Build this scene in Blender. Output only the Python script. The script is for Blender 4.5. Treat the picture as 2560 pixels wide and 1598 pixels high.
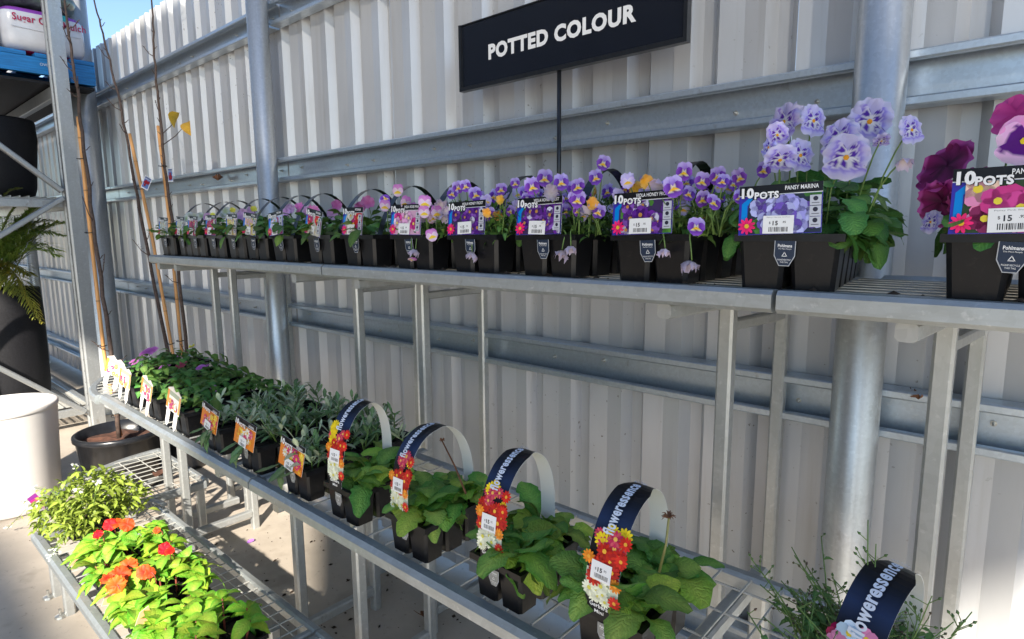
import bpy, math, random
from mathutils import Vector, Matrix, Euler

# ------------------------------------------------------------------ camera, sky, sun, exposure
SC = bpy.context.scene
for o in list(bpy.data.objects):
    bpy.data.objects.remove(o, do_unlink=True)
COL = SC.collection
PI = math.pi
rad = math.radians
H0 = 1.28                                   # camera height
FPX, YAW, PITCH, ROLL = 1524.66, rad(48.367), rad(8.315), rad(0.467)
fwd = Vector((-math.cos(YAW) * math.cos(PITCH), math.sin(YAW) * math.cos(PITCH), -math.sin(PITCH)))
_r = fwd.cross(Vector((0, 0, 1))).normalized()
_d = fwd.cross(_r)
rgt = _r * math.cos(ROLL) + _d * math.sin(ROLL)
dwn = -_r * math.sin(ROLL) + _d * math.cos(ROLL)
cam = bpy.data.cameras.new('camera')
cam.sensor_width = 36
cam.lens = FPX / 2560 * 36
cam.clip_start = 0.02
cam.clip_end = 2000
camo = bpy.data.objects.new('camera', cam)
COL.objects.link(camo)
camo.matrix_world = Matrix(((rgt.x, -dwn.x, -fwd.x, 0), (rgt.y, -dwn.y, -fwd.y, 0), (rgt.z, -dwn.z, -fwd.z, H0), (0, 0, 0, 1)))
SC.camera = camo

SUN_TO = Vector((1.05, -1.14, 1.0)).normalized()   # direction towards the sun
wd = bpy.data.worlds.new('World')
SC.world = wd
wd.use_nodes = True
nt = wd.node_tree
bgn = nt.nodes['Background']
sky = nt.nodes.new('ShaderNodeTexSky')
sky.sky_type = 'NISHITA'
sky.sun_disc = False
sky.sun_elevation = math.asin(SUN_TO.z)
sky.sun_rotation = math.atan2(SUN_TO.x, SUN_TO.y)
sky.air_density = 1.0
sky.dust_density = 0.25
sky.ozone_density = 3.0
nt.links.new(sky.outputs[0], bgn.inputs[0])
bgn.inputs[1].default_value = 0.095
sl = bpy.data.lights.new('sun', 'SUN')
sl.energy = 5.0
sl.angle = rad(1.0)
sl.color = (1.0, 0.92, 0.80)
slo = bpy.data.objects.new('sun', sl)
COL.objects.link(slo)
slo.rotation_euler = SUN_TO.to_track_quat('Z', 'Y').to_euler()
slo.location = SUN_TO * 20
SC.view_settings.view_transform = 'Standard'
SC.view_settings.look = 'None'
SC.view_settings.exposure = 1.38
SC.view_settings.gamma = 1
SC.view_settings.use_curve_mapping = False
SC.render.resolution_x = 1024
SC.render.resolution_y = 639

R = random.Random(11)


def ray(px, py):
    return rgt * ((px - 1280) / FPX) + dwn * ((py - 799) / FPX) + fwd


def A(px, py, p):                            # a photo pixel at depth plane y = p
    w = ray(px, py)
    return Vector((0, 0, H0)) + w * (p / w.y)


def AX(px, py, x):                           # ... on plane x
    w = ray(px, py)
    return Vector((0, 0, H0)) + w * (x / w.x)


def AZ(px, py, z):                           # ... on plane z
    w = ray(px, py)
    return Vector((0, 0, H0)) + w * ((z - H0) / w.z)


# ------------------------------------------------------------------ materials
MT = {}


def nodes_of(name):
    m = bpy.data.materials.new(name)
    m.use_nodes = True
    MT[name] = m
    t = m.node_tree
    return m, t, t.nodes['Principled BSDF'], t.nodes['Material Output']


def ramp(t, fac, stops):
    n = t.nodes.new('ShaderNodeValToRGB')
    e = n.color_ramp.elements
    while len(e) < len(stops):
        e.new(0.5)
    for i, (pos, c) in enumerate(stops):
        e[i].position = pos
        e[i].color = tuple(c) + (1,)
    t.links.new(fac, n.inputs[0])
    return n.outputs[0]


def noise(t, scale, detail=4, rough=0.55, coord='Object', stretch=None):
    tc = t.nodes.new('ShaderNodeTexCoord')
    src = tc.outputs['Object' if coord == 'World' else coord]
    if coord == 'World':
        src = t.nodes.new('ShaderNodeNewGeometry').outputs['Position']
    if stretch:
        mp = t.nodes.new('ShaderNodeMapping')
        mp.inputs['Scale'].default_value = stretch
        t.links.new(src, mp.inputs[0])
        src = mp.outputs[0]
    n = t.nodes.new('ShaderNodeTexNoise')
    n.inputs['Scale'].default_value = scale
    n.inputs['Detail'].default_value = detail
    n.inputs['Roughness'].default_value = rough
    t.links.new(src, n.inputs['Vector'])
    return n.outputs['Fac']


def mixc(t, fac, a, b, mode='MIX'):
    n = t.nodes.new('ShaderNodeMix')
    n.data_type = 'RGBA'
    n.blend_type = mode
    if hasattr(fac, 'links'):
        t.links.new(fac, n.inputs['Factor'])
    else:
        n.inputs['Factor'].default_value = fac
    for s, k in ((a, 6), (b, 7)):
        if hasattr(s, 'links'):
            t.links.new(s, n.inputs[k])
        else:
            n.inputs[k].default_value = tuple(s) + (1,)
    return n.outputs[2]


def bump(t, h, strength, dist, pb):
    n = t.nodes.new('ShaderNodeBump')
    n.inputs['Strength'].default_value = strength
    n.inputs['Distance'].default_value = dist
    t.links.new(h, n.inputs['Height'])
    t.links.new(n.outputs[0], pb.inputs['Normal'])


def pm(name, col, rough=0.5, metal=0.0, var=0.12, scale=18, bmp=0, bscale=60, spec=0.5, rvar=0.0, coord='Object', stretch=None):
    m, t, pb, out = nodes_of(name)
    f = noise(t, scale, coord=coord, stretch=stretch)
    c = Vector(col)
    lo = tuple(c * (1 - var))
    hi = tuple(min(1, x) for x in c * (1 + var))
    t.links.new(ramp(t, f, [(0.32, lo), (0.68, hi)]), pb.inputs['Base Color'])
    pb.inputs['Roughness'].default_value = rough
    pb.inputs['Metallic'].default_value = metal
    pb.inputs['Specular IOR Level'].default_value = spec
    if rvar:
        f2 = noise(t, scale * 3, coord=coord, stretch=stretch)
        n = t.nodes.new('ShaderNodeMapRange')
        n.inputs[3].default_value = max(0.05, rough - rvar)
        n.inputs[4].default_value = rough + rvar
        t.links.new(f2, n.inputs[0])
        t.links.new(n.outputs[0], pb.inputs['Roughness'])
    if bmp:
        bump(t, noise(t, bscale, coord=coord), bmp, 0.002, pb)
    return m


def galv(name, base, metal, rough, sp=90, streak=(6, 6, 1.2), dirt=0.25):
    m, t, pb, out = nodes_of(name)
    v = t.nodes.new('ShaderNodeTexVoronoi')
    v.inputs['Scale'].default_value = sp
    tc = t.nodes.new('ShaderNodeNewGeometry')
    t.links.new(tc.outputs['Position'], v.inputs['Vector'])
    b = Vector(base)
    c1 = ramp(t, v.outputs['Color'], [(0.1, tuple(b * 0.94)), (0.9, tuple(b * 1.05))])
    f = noise(t, 5, 6, 0.65, 'World', streak)
    c2 = mixc(t, ramp(t, f, [(0.42, (0, 0, 0)), (0.72, (dirt,) * 3)]), c1, (0.27, 0.26, 0.22))
    f3 = noise(t, 70, 3, 0.6, 'World')
    c3 = mixc(t, ramp(t, f3, [(0.62, (0, 0, 0)), (0.74, (0.35,) * 3)]), c2, (0.75, 0.76, 0.75))
    f5 = noise(t, 16, 5, 0.7, 'World', (1, 1, 0.5))
    c3 = mixc(t, ramp(t, f5, [(0.64, (0, 0, 0)), (0.76, (0.55,) * 3)]), c3, (0.20, 0.17, 0.13))
    f6 = noise(t, 9, 4, 0.6, 'World')
    c3 = mixc(t, ramp(t, f6, [(0.70, (0, 0, 0)), (0.80, (0.6,) * 3)]), c3, (0.26, 0.12, 0.05))
    t.links.new(c3, pb.inputs['Base Color'])
    pb.inputs['Metallic'].default_value = metal
    n = t.nodes.new('ShaderNodeMapRange')
    n.inputs[3].default_value = rough - 0.1
    n.inputs[4].default_value = rough + 0.12
    t.links.new(f, n.inputs[0])
    t.links.new(n.outputs[0], pb.inputs['Roughness'])
    bump(t, f3, 0.12, 0.001, pb)
    return m


galv('galv_tube', (0.45, 0.465, 0.46), 0.6, 0.42)
galv('galv_rail', (0.41, 0.44, 0.45), 0.6, 0.45, streak=(2, 9, 9), dirt=0.45)
galv('galv_pipe', (0.52, 0.54, 0.55), 0.7, 0.38, sp=140, streak=(8, 8, 0.6))
galv('galv_girt', (0.54, 0.61, 0.68), 0.78, 0.34, sp=160, streak=(0.8, 9, 9), dirt=0.15)
galv('galv_wire', (0.50, 0.50, 0.47), 0.35, 0.5)
galv('rack_steel', (0.38, 0.395, 0.40), 0.6, 0.38, sp=120)

# wall paint: warm grey prefinished sheet, dust towards nothing in particular, fine specks
m, t, pb, out = nodes_of('wall_paint')
f = noise(t, 3.0, 5, 0.6, 'World', (1.5, 1, 0.5))
base = ramp(t, f, [(0.3, (0.43, 0.44, 0.455)), (0.7, (0.51, 0.518, 0.53))])
f2 = noise(t, 75, 2, 0.5, 'World')
f2b = noise(t, 1.7, 3, 0.5, 'World')
mul = t.nodes.new('ShaderNodeMath'); mul.operation = 'MULTIPLY'
t.links.new(ramp(t, f2, [(0.70, (0, 0, 0)), (0.73, (1, 1, 1))]), mul.inputs[0])
t.links.new(ramp(t, f2b, [(0.45, (0, 0, 0)), (0.6, (0.85,) * 3)]), mul.inputs[1])
fs_ = noise(t, 4.0, 5, 0.65, 'World', (7, 1, 0.35))
base = mixc(t, ramp(t, fs_, [(0.55, (0, 0, 0)), (0.78, (0.42,) * 3)]), base, (0.33, 0.31, 0.28))
c = mixc(t, mul.outputs[0], base, (0.13, 0.11, 0.09))
t.links.new(c, pb.inputs['Base Color'])
pb.inputs['Roughness'].default_value = 0.32
pb.inputs['Metallic'].default_value = 0.22
pb.inputs['Specular IOR Level'].default_value = 0.6
f4 = noise(t, 6, 3, 0.5, 'World', (1, 1, 0.25))
bump(t, f4, 0.12, 0.004, pb)

# concrete
m, t, pb, out = nodes_of('concrete')
f = noise(t, 2.2, 8, 0.62, 'World')
base = ramp(t, f, [(0.3, (0.34, 0.295, 0.245)), (0.7, (0.52, 0.46, 0.385))])
f2 = noise(t, 38, 4, 0.7, 'World')
c = mixc(t, ramp(t, f2, [(0.60, (0, 0, 0)), (0.72, (0.55,) * 3)]), base, (0.15, 0.13, 0.11))
f3 = noise(t, 6.5, 3, 0.5, 'World')
c = mixc(t, ramp(t, f3, [(0.58, (0, 0, 0)), (0.72, (0.5,) * 3)]), c, (0.20, 0.165, 0.13))
t.links.new(c, pb.inputs['Base Color'])
pb.inputs['Roughness'].default_value = 0.6
bump(t, f2, 0.25, 0.002, pb)

# black plastic with dusty bloom
m, t, pb, out = nodes_of('black_plastic')
f = noise(t, 90, 5, 0.7)
c = mixc(t, ramp(t, f, [(0.56, (0, 0, 0)), (0.74, (0.6,) * 3)]), (0.006, 0.006, 0.007), (0.035, 0.030, 0.026))
f2 = noise(t, 9, 4, 0.6, 'World')
c = mixc(t, ramp(t, f2, [(0.5, (0, 0, 0)), (0.75, (0.5,) * 3)]), c, (0.016, 0.015, 0.014))
t.links.new(c, pb.inputs['Base Color'])
pb.inputs['Roughness'].default_value = 0.33
pb.inputs['Specular IOR Level'].default_value = 0.28
pm('glossy_black', (0.012, 0.013, 0.016), 0.28, 0, 0.3, 30)
pm('rim_black', (0.008, 0.008, 0.009), 0.36, 0, 0.5, 60, spec=0.3)
pm('pot_soil', (0.035, 0.022, 0.014), 0.95, 0, 0.5, 90, 0.8, 120)
pm('bark_mulch', (0.075, 0.032, 0.02), 0.9, 0, 0.5, 30, 0.8, 60)
pm('white_clay', (0.60, 0.57, 0.54), 0.55, 0, 0.07, 4)
pm('planter_inside', (0.22, 0.17, 0.12), 0.9, 0, 0.35, 12)
pm('planter_black', (0.008, 0.008, 0.010), 0.6, 0, 0.35, 120, 0.6, 260, spec=0.25)
pm('pallet_blue', (0.008, 0.16, 0.42), 0.6, 0, 0.25, 9, 0.5, 60, stretch=(20, 1, 14))
pm('bale_film', (0.60, 0.60, 0.62), 0.25, 0, 0.10, 7, 0.9, 22)
pm('bale_purple', (0.27, 0.06, 0.40), 0.33, 0, 0.1, 7)
pm('bale_crimson', (0.42, 0.01, 0.07), 0.35, 0, 0.1, 7)
pm('bale_teal', (0.0, 0.36, 0.38), 0.35, 0, 0.1, 7)
pm('dark_bag', (0.07, 0.10, 0.09), 0.28, 0, 0.6, 14, 0.6, 16)
pm('sign_face', (0.006, 0.008, 0.014), 0.2, 0, 0.1, 8, spec=0.6)
pm('sign_frame', (0.02, 0.022, 0.026), 0.3, 0.4, 0.15, 40)
pm('sign_letter', (0.70, 0.70, 0.70), 0.5, 0, 0.03, 20)
pm('bark', (0.085, 0.055, 0.042), 0.75, 0, 0.4, 60, 0.6, 120)
pm('bamboo', (0.68, 0.33, 0.11), 0.4, 0, 0.18, 22, stretch=(1, 1, 0.2))
pm('bamboo_node', (0.40, 0.20, 0.08), 0.5, 0, 0.2, 30)
pm('tie_black', (0.01, 0.01, 0.01), 0.5)
pm('tag_white', (0.80, 0.80, 0.79), 0.4, 0, 0.02, 10)
pm('dead_brown', (0.13, 0.055, 0.025), 0.85, 0, 0.4, 80)
pm('sky_blocker_dark', (0.10, 0.10, 0.11), 0.8)  # dark face of the added sky blocker
pm('shade_solid', (0.30, 0.30, 0.30), 0.8)
pm('bolt_zinc', (0.55, 0.54, 0.50), 0.35, 0.8, 0.2, 200)
pm('green_stem', (0.13, 0.22, 0.05), 0.5, 0, 0.2, 80)
pm('red_stem', (0.25, 0.06, 0.04), 0.5, 0, 0.2, 80)
pm('palm_stem', (0.26, 0.24, 0.08), 0.45, 0, 0.2, 20)
pm('silver_print', (0.55, 0.55, 0.57), 0.35)


def vcol_mat(name, rough, transl, varh=0.0, varv=0.0, spec=0.4, bmp=0.0):
    m, t, pb, out = nodes_of(name)
    a = t.nodes.new('ShaderNodeAttribute')
    a.attribute_name = 'Col'
    c = a.outputs['Color']
    if varv:
        oi = t.nodes.new('ShaderNodeObjectInfo')
        h = t.nodes.new('ShaderNodeHueSaturation')
        mr = t.nodes.new('ShaderNodeMapRange')
        mr.inputs[3].default_value = 0.5 - varh
        mr.inputs[4].default_value = 0.5 + varh
        t.links.new(oi.outputs['Random'], mr.inputs[0])
        t.links.new(mr.outputs[0], h.inputs['Hue'])
        wn = t.nodes.new('ShaderNodeTexWhiteNoise')
        wn.noise_dimensions = '1D'
        t.links.new(oi.outputs['Random'], wn.inputs['W'])
        mv = t.nodes.new('ShaderNodeMapRange')
        mv.inputs[3].default_value = 1 - varv
        mv.inputs[4].default_value = 1 + varv
        t.links.new(wn.outputs['Value'], mv.inputs[0])
        t.links.new(mv.outputs[0], h.inputs['Value'])
        t.links.new(c, h.inputs['Color'])
        c = h.outputs[0]
    t.links.new(c, pb.inputs['Base Color'])
    pb.inputs['Roughness'].default_value = rough
    pb.inputs['Specular IOR Level'].default_value = spec
    if bmp:
        tc = t.nodes.new('ShaderNodeTexCoord')
        sx = t.nodes.new('ShaderNodeSeparateXYZ')
        t.links.new(tc.outputs['Object'], sx.inputs[0])

        def mth(op, a, b):
            n_ = t.nodes.new('ShaderNodeMath')
            n_.operation = op
            for q, v in enumerate((a, b)):
                if v is None:
                    continue
                if hasattr(v, 'links'):
                    t.links.new(v, n_.inputs[q])
                else:
                    n_.inputs[q].default_value = v
            return n_.outputs[0]
        wob = mth('MULTIPLY', noise(t, 5, 2, 0.5), 0.35)
        ph = mth('MULTIPLY', mth('ADD', mth('SUBTRACT', sx.outputs[1], mth('MULTIPLY', mth('ABSOLUTE', sx.outputs[0], None), 0.8)), wob), 34.0)
        vn = mth('POWER', mth('ABSOLUTE', mth('SINE', ph, None), None), 0.5)
        nz = noise(t, 14, 4, 0.6)
        hh = mth('ADD', mth('MULTIPLY', vn, 0.6), nz)
        bump(t, hh, bmp, 0.03, pb)
        mm = t.nodes.new('ShaderNodeMix'); mm.data_type = 'RGBA'; mm.blend_type = 'MULTIPLY'
        mm.inputs['Factor'].default_value = 1.0
        t.links.new(c, mm.inputs[6])
        t.links.new(ramp(t, hh, [(0.42, (1.25, 1.20, 1.08)), (0.72, (1.02, 1.02, 1.0)), (1.2, (0.86, 0.89, 0.86))]), mm.inputs[7])
        c = mm.outputs[2]
        t.links.new(c, pb.inputs['Base Color'])
    if transl:
        tr = t.nodes.new('ShaderNodeBsdfTranslucent')
        g = t.nodes.new('ShaderNodeGamma')
        g.inputs[1].default_value = 0.85
        t.links.new(c, g.inputs[0])
        t.links.new(g.outputs[0], tr.inputs[0])
        mx = t.nodes.new('ShaderNodeMixShader')
        mx.inputs[0].default_value = transl
        t.links.new(pb.outputs[0], mx.inputs[1])
        t.links.new(tr.outputs[0], mx.inputs[2])
        t.links.new(mx.outputs[0], out.inputs[0])
    return m


vcol_mat('leaf', 0.45, 0.26, 0.03, 0.36, 0.4, 0.32)
vcol_mat('petal', 0.55, 0.35, 0.012, 0.24, 0.3, 0.0)
vcol_mat('print', 0.34, 0.0, spec=0.22)

# filter for the added overhead sheet: lets part of the sun through
m, t, pb, out = nodes_of('sun_filter')
pb.inputs['Base Color'].default_value = (0.16, 0.16, 0.16, 1)
pb.inputs['Roughness'].default_value = 0.9
tb = t.nodes.new('ShaderNodeBsdfTransparent')
mx = t.nodes.new('ShaderNodeMixShader')
mx.inputs[0].default_value = 0.90
tl = t.nodes.new('ShaderNodeBsdfTranslucent')
tl.inputs[0].default_value = (0.10, 0.12, 0.15, 1)
t.links.new(tb.outputs[0], mx.inputs[1])
t.links.new(tl.outputs[0], mx.inputs[2])
t.links.new(mx.outputs[0], out.inputs[0])


# ------------------------------------------------------------------ mesh helpers
class MB:
    def __init__(s):
        s.v, s.f, s.m, s.c = [], [], [], []

    def add(s, vs, fs, mi=0, col=None):
        b = len(s.v)
        s.v += [tuple(v) for v in vs]
        s.f += [tuple(i + b for i in f) for f in fs]
        s.m += [mi] * len(fs)
        if col is None:
            s.c += [(0.5, 0.5, 0.5)] * len(vs)
        elif isinstance(col[0], (int, float)):
            s.c += [tuple(col)] * len(vs)
        else:
            s.c += [tuple(x) for x in col]
        return s

    def box(s, x0, x1, y0, y1, z0, z1, mi=0, col=None):
        vs = [(x, y, z) for z in (z0, z1) for y in (y0, y1) for x in (x0, x1)]
        return s.add(vs, [(0, 2, 3, 1), (4, 5, 7, 6), (0, 1, 5, 4), (2, 6, 7, 3), (0, 4, 6, 2), (1, 3, 7, 5)], mi, col)

    def beam(s, a, b, w, h, ch=0.15, mi=0, up=(0, 0, 1)):      # chamfered rectangular bar
        a, b = Vector(a), Vector(b)
        d = (b - a).normalized()
        u = Vector(up)
        if abs(d.dot(u)) > 0.98:
            u = Vector((0, 1, 0))
        x = d.cross(u).normalized()
        y = x.cross(d)
        c = min(w, h) * ch
        hw, hh = w / 2, h / 2
        pr = [(-hw + c, -hh), (hw - c, -hh), (hw, -hh + c), (hw, hh - c), (hw - c, hh), (-hw + c, hh), (-hw, hh - c), (-hw, -hh + c)]
        vs = [p + x * q[0] + y * q[1] for p in (a, b) for q in pr]
        fs = [(i, (i + 1) % 8, 8 + (i + 1) % 8, 8 + i) for i in range(8)] + [tuple(range(7, -1, -1)), tuple(range(8, 16))]
        return s.add(vs, fs, mi)

    def tube(s, pts, r, n=6, mi=0, col=None, cap=True):
        pts = [Vector(p) for p in pts]
        rs = r if isinstance(r, (list, tuple)) else [r] * len(pts)
        vs = []
        ref = None
        for i, p in enumerate(pts):
            d = (pts[min(i + 1, len(pts) - 1)] - pts[max(i - 1, 0)]).normalized()
            if ref is None:
                ref = d.orthogonal().normalized()
            ref = (ref - d * ref.dot(d))
            ref = ref.normalized() if ref.length > 1e-6 else d.orthogonal().normalized()
            q = d.cross(ref)
            vs += [p + (ref * math.cos(2 * PI * k / n) + q * math.sin(2 * PI * k / n)) * rs[i] for k in range(n)]
        fs = [(i * n + k, i * n + (k + 1) % n, (i + 1) * n + (k + 1) % n, (i + 1) * n + k) for i in range(len(pts) - 1) for k in range(n)]
        if cap:
            fs += [tuple(range(n - 1, -1, -1)), tuple(range((len(pts) - 1) * n, len(pts) * n))]
        return s.add(vs, fs, mi, col)

    def lathe(s, prof, n=32, c=(0, 0, 0), mi=0):
        vs = [(c[0] + r * math.cos(2 * PI * k / n), c[1] + r * math.sin(2 * PI * k / n), c[2] + z) for r, z in prof for k in range(n)]
        fs = [(i * n + k, i * n + (k + 1) % n, (i + 1) * n + (k + 1) % n, (i + 1) * n + k) for i in range(len(prof) - 1) for k in range(n)]
        return s.add(vs, fs, mi)

    def strip(s, pts, w, th=0.0008, mi=0, col=None, side=(1, 0, 0)):   # ribbon along a path
        pts = [Vector(p) for p in pts]
        sd = Vector(side) * (w / 2)
        vs = [p + q for p in pts for q in (-sd, sd)]
        fs = [(2 * i, 2 * i + 1, 2 * i + 3, 2 * i + 2) for i in range(len(pts) - 1)]
        return s.add(vs, fs, mi, col)

    def extrude(s, prof, x0, x1, mi=0):                  # open profile of (y,z) swept along x
        vs = [(x, y, z) for x in (x0, x1) for y, z in prof]
        n = len(prof)
        return s.add(vs, [(i, i + 1, n + i + 1, n + i) for i in range(n - 1)], mi)

    def mesh(s, name, mats, smooth=False, off=None):
        me = bpy.data.meshes.new(name)
        vs = s.v if off is None else [(x - off[0], y - off[1], z - off[2]) for x, y, z in s.v]
        me.from_pydata(vs, [], s.f)
        for mn in mats:
            me.materials.append(MT[mn])
        if len(mats) > 1:
            me.polygons.foreach_set('material_index', s.m)
        at = me.color_attributes.new('Col', 'FLOAT_COLOR', 'POINT')
        buf = []
        for c in s.c:
            buf += [c[0], c[1], c[2], 1.0]
        at.data.foreach_set('color', buf)
        if smooth:
            me.polygons.foreach_set('use_smooth', [True] * len(me.polygons))
        me.update()
        return me

    def build(s, name, mats, parent=None, smooth=False, stuff=False):
        if isinstance(mats, str):
            mats = [mats]
        off = parent_off(parent)
        o = obj(name, s.mesh(name, mats, smooth, off), parent)
        if stuff:
            o['kind'] = 'stuff'
        return o


def parent_off(p):
    v = Vector((0, 0, 0))
    while p is not None:
        v += Vector(p.location)
        p = p.parent
    return v


def obj(name, me, parent=None, mat=None):
    o = bpy.data.objects.new(name, me)
    COL.objects.link(o)
    if parent is not None:
        o.parent = parent
    if mat is not None:
        o.matrix_basis = mat
    return o


def tag(o, label, cat, group=None):
    o['label'] = label
    o['category'] = cat
    if group:
        o['group'] = group
    return o


def thing(name, label, cat, loc=(0, 0, 0), rotz=0.0, group=None):
    o = bpy.data.objects.new(name, None)
    o.empty_display_size = 0.05
    COL.objects.link(o)
    o.location = loc
    o.rotation_euler = (0, 0, rotz)
    return tag(o, label, cat, group)


def structure(name, mb, mats):
    o = mb.build(name, mats)
    o['kind'] = 'structure'
    return o


def TRS(loc, yaw=0, pitch=0, roll=0, sc=1.0):
    return Matrix.Translation(loc) @ Matrix.Rotation(yaw, 4, 'Z') @ Matrix.Rotation(pitch, 4, 'X') @ Matrix.Rotation(roll, 4, 'Y') @ Matrix.Diagonal((sc, sc, sc, 1))


def face_mat(loc, n, sc=1.0, spin=0.0, up=(0, 0, 1)):
    n = Vector(n).normalized()
    u = Vector(up)
    u = u - n * u.dot(n)
    u = u.normalized() if u.length > 1e-3 else n.orthogonal().normalized()
    x = u.cross(n)
    m = Matrix(((x.x, u.x, n.x, loc[0]), (x.y, u.y, n.y, loc[1]), (x.z, u.z, n.z, loc[2]), (0, 0, 0, 1)))
    return m @ Matrix.Rotation(spin, 4, 'Z') @ Matrix.Diagonal((sc, sc, sc, 1))


_TX = {}


def text_geo(s, bold=0.0):
    k = (s, bold)
    if k not in _TX:
        cu = bpy.data.curves.new('lettering', 'FONT')
        cu.body = s
        cu.offset = bold
        cu.space_character = 1.0 + bold * 2.2
        cu.resolution_u = 3
        to = bpy.data.objects.new('lettering', cu)
        COL.objects.link(to)
        dg = bpy.context.evaluated_depsgraph_get()
        me = bpy.data.meshes.new_from_object(to.evaluated_get(dg))
        vs = [tuple(v.co) for v in me.vertices]
        fs = [tuple(p.vertices) for p in me.polygons]
        bpy.data.objects.remove(to, do_unlink=True)
        bpy.data.curves.remove(cu)
        bpy.data.meshes.remove(me)
        x0 = min(v[0] for v in vs); x1 = max(v[0] for v in vs)
        z0 = min(v[1] for v in vs); z1 = max(v[1] for v in vs)
        vs = [((v[0] - x0), (v[1] - z0)) for v in vs]
        _TX[k] = (vs, fs, x1 - x0, z1 - z0)
    return _TX[k]


def put_text(mb, s, x, z, h=None, w=None, col=(0.85, 0.85, 0.85), mp=None, bold=0.0, mi=0, ang=0.0):
    vs, fs, tw, thh = text_geo(s, bold)
    sz = h / thh if h else w / tw
    sx = (w / tw) if w else sz
    ca, sa = math.cos(ang), math.sin(ang)
    pts = []
    for a, b in vs:
        a *= sx; b *= sz
        pts.append(mp(x + a * ca - b * sa, z + a * sa + b * ca))
    mb.add(pts, fs, mi, col)


def clip(poly, x0, x1, z0, z1):
    for ax, lim, sg in ((0, x0, 1), (0, x1, -1), (1, z0, 1), (1, z1, -1)):
        out = []
        for i in range(len(poly)):
            p, q = poly[i - 1], poly[i]
            dp, dq = (p[ax] - lim) * sg, (q[ax] - lim) * sg
            if (dp >= 0) != (dq >= 0):
                k = dp / (dp - dq)
                out.append((p[0] + (q[0] - p[0]) * k, p[1] + (q[1] - p[1]) * k))
            if dq >= 0:
                out.append(q)
        poly = out
        if len(poly) < 3:
            return []
    return poly


def disc(cx, cz, r, n=8, ex=1.0, a=0.0):
    return [(cx + r * math.cos(a) * math.cos(2 * PI * k / n) - r * ex * math.sin(a) * math.sin(2 * PI * k / n),
             cz + r * math.sin(a) * math.cos(2 * PI * k / n) + r * ex * math.cos(a) * math.sin(2 * PI * k / n)) for k in range(n)]


def pquad(mb, x0, x1, z0, z1, col, mp):
    mb.add([mp(x0, z0), mp(x1, z0), mp(x1, z1), mp(x0, z1)], [(0, 1, 2, 3)], 0, col)


def pflower(mb, cx, cz, r, cols, mp, box, petals=5, rr=None, ctr=(0.75, 0.5, 0.03)):
    rr = rr or R
    a0 = rr.random() * 6.28
    for k in range(petals):
        a = a0 + 2 * PI * k / petals
        pr = r * (0.62 if petals <= 6 else 0.34)
        pg = disc(cx + math.cos(a) * r * 0.55, cz + math.sin(a) * r * 0.55, pr if petals <= 6 else r * 0.5, 8, 1.0 if petals <= 6 else 0.4, a)
        pg = clip(pg, *box)
        if pg:
            c = cols[k % len(cols)]
            j = rr.uniform(0.8, 1.2)
            mb.add([mp(*q) for q in pg], [tuple(range(len(pg)))], 0, tuple(min(1, v * j) for v in c))
    pg = clip(disc(cx, cz, r * 0.28, 7), *box)
    if pg:
        mp2 = getattr(mp, 'up', mp)
        mb.add([mp2(*q) for q in pg], [tuple(range(len(pg)))], 0, ctr)


class FlatMap:                               # print plane: x across, z up, small forward offset per layer
    def __init__(s, lay):
        s.lay = lay

    def __call__(s, x, z):
        return (x, -0.00035 - 0.00016 * s.lay, z)

    @property
    def up(s):
        return FlatMap(s.lay + 0.5)


# ------------------------------------------------------------------ leaf and flower meshes
def ov(t): return max(0.03, math.sin(PI * min(1, t ** 0.8)) ** 0.8)
def spat(t): return max(0.10, math.sin(PI * min(1, t ** 1.7)) ** 0.75)
def lanc(t): return max(0.06, math.sin(PI * min(1, t ** 0.9)) ** 1.0)
def gerb(t): return max(0.09, (math.sin(PI * min(1, max(0, t * 1.02 - 0.05) ** 1.45)) ** 0.55))


def leaf_geo(mb, L, W, prof, cm, ce, curl=0.3, fold=0.25, serr=0.0, wav=0.0, n=6, seed=0, M=None, tipc=None):
    rr = random.Random(seed)
    vs, cs = [], []
    ph = rr.random() * 6
    for i in range(n + 1):
        t = i / n
        w = W * prof(t) / 2
        y = L * (t - 0.22 * abs(curl) * t * t)
        z = -curl * L * t * t + 0.12 * L * math.sin(PI * t) * (1 if curl > 0 else 0)
        k = 1 + (serr * (1 if i % 2 else -1)) if 0 < i < n else 1
        for s in (-1, 1):
            zz = z + fold * w + wav * W * math.sin(ph + 5.5 * t + s * 1.3)
            vs.append((s * w * k, y - (0.04 * L if serr and i % 2 else 0), zz))
            j = rr.uniform(0.85, 1.12)
            c = [q * j for q in ce]
            if tipc and t > 0.7:
                c = [a * 0.5 + b * 0.5 for a, b in zip(c, tipc)]
            cs.append(c)
        vs.append((0, y, z))
        cs.append(cm)
    fs = []
    for i in range(n):
        b, d = 3 * i, 3 * i + 3
        fs += [(b, b + 2, d + 2, d), (b + 2, b + 1, d + 1, d + 2)]
    if M is not None:
        vs = [tuple(M @ Vector(v)) for v in vs]
    mb.add(vs, fs, 0, cs)


def leaf_mesh(name, *a, **k):
    mb = MB()
    leaf_geo(mb, *a, **k)
    return mb.mesh(name, ['leaf'], True)


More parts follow.
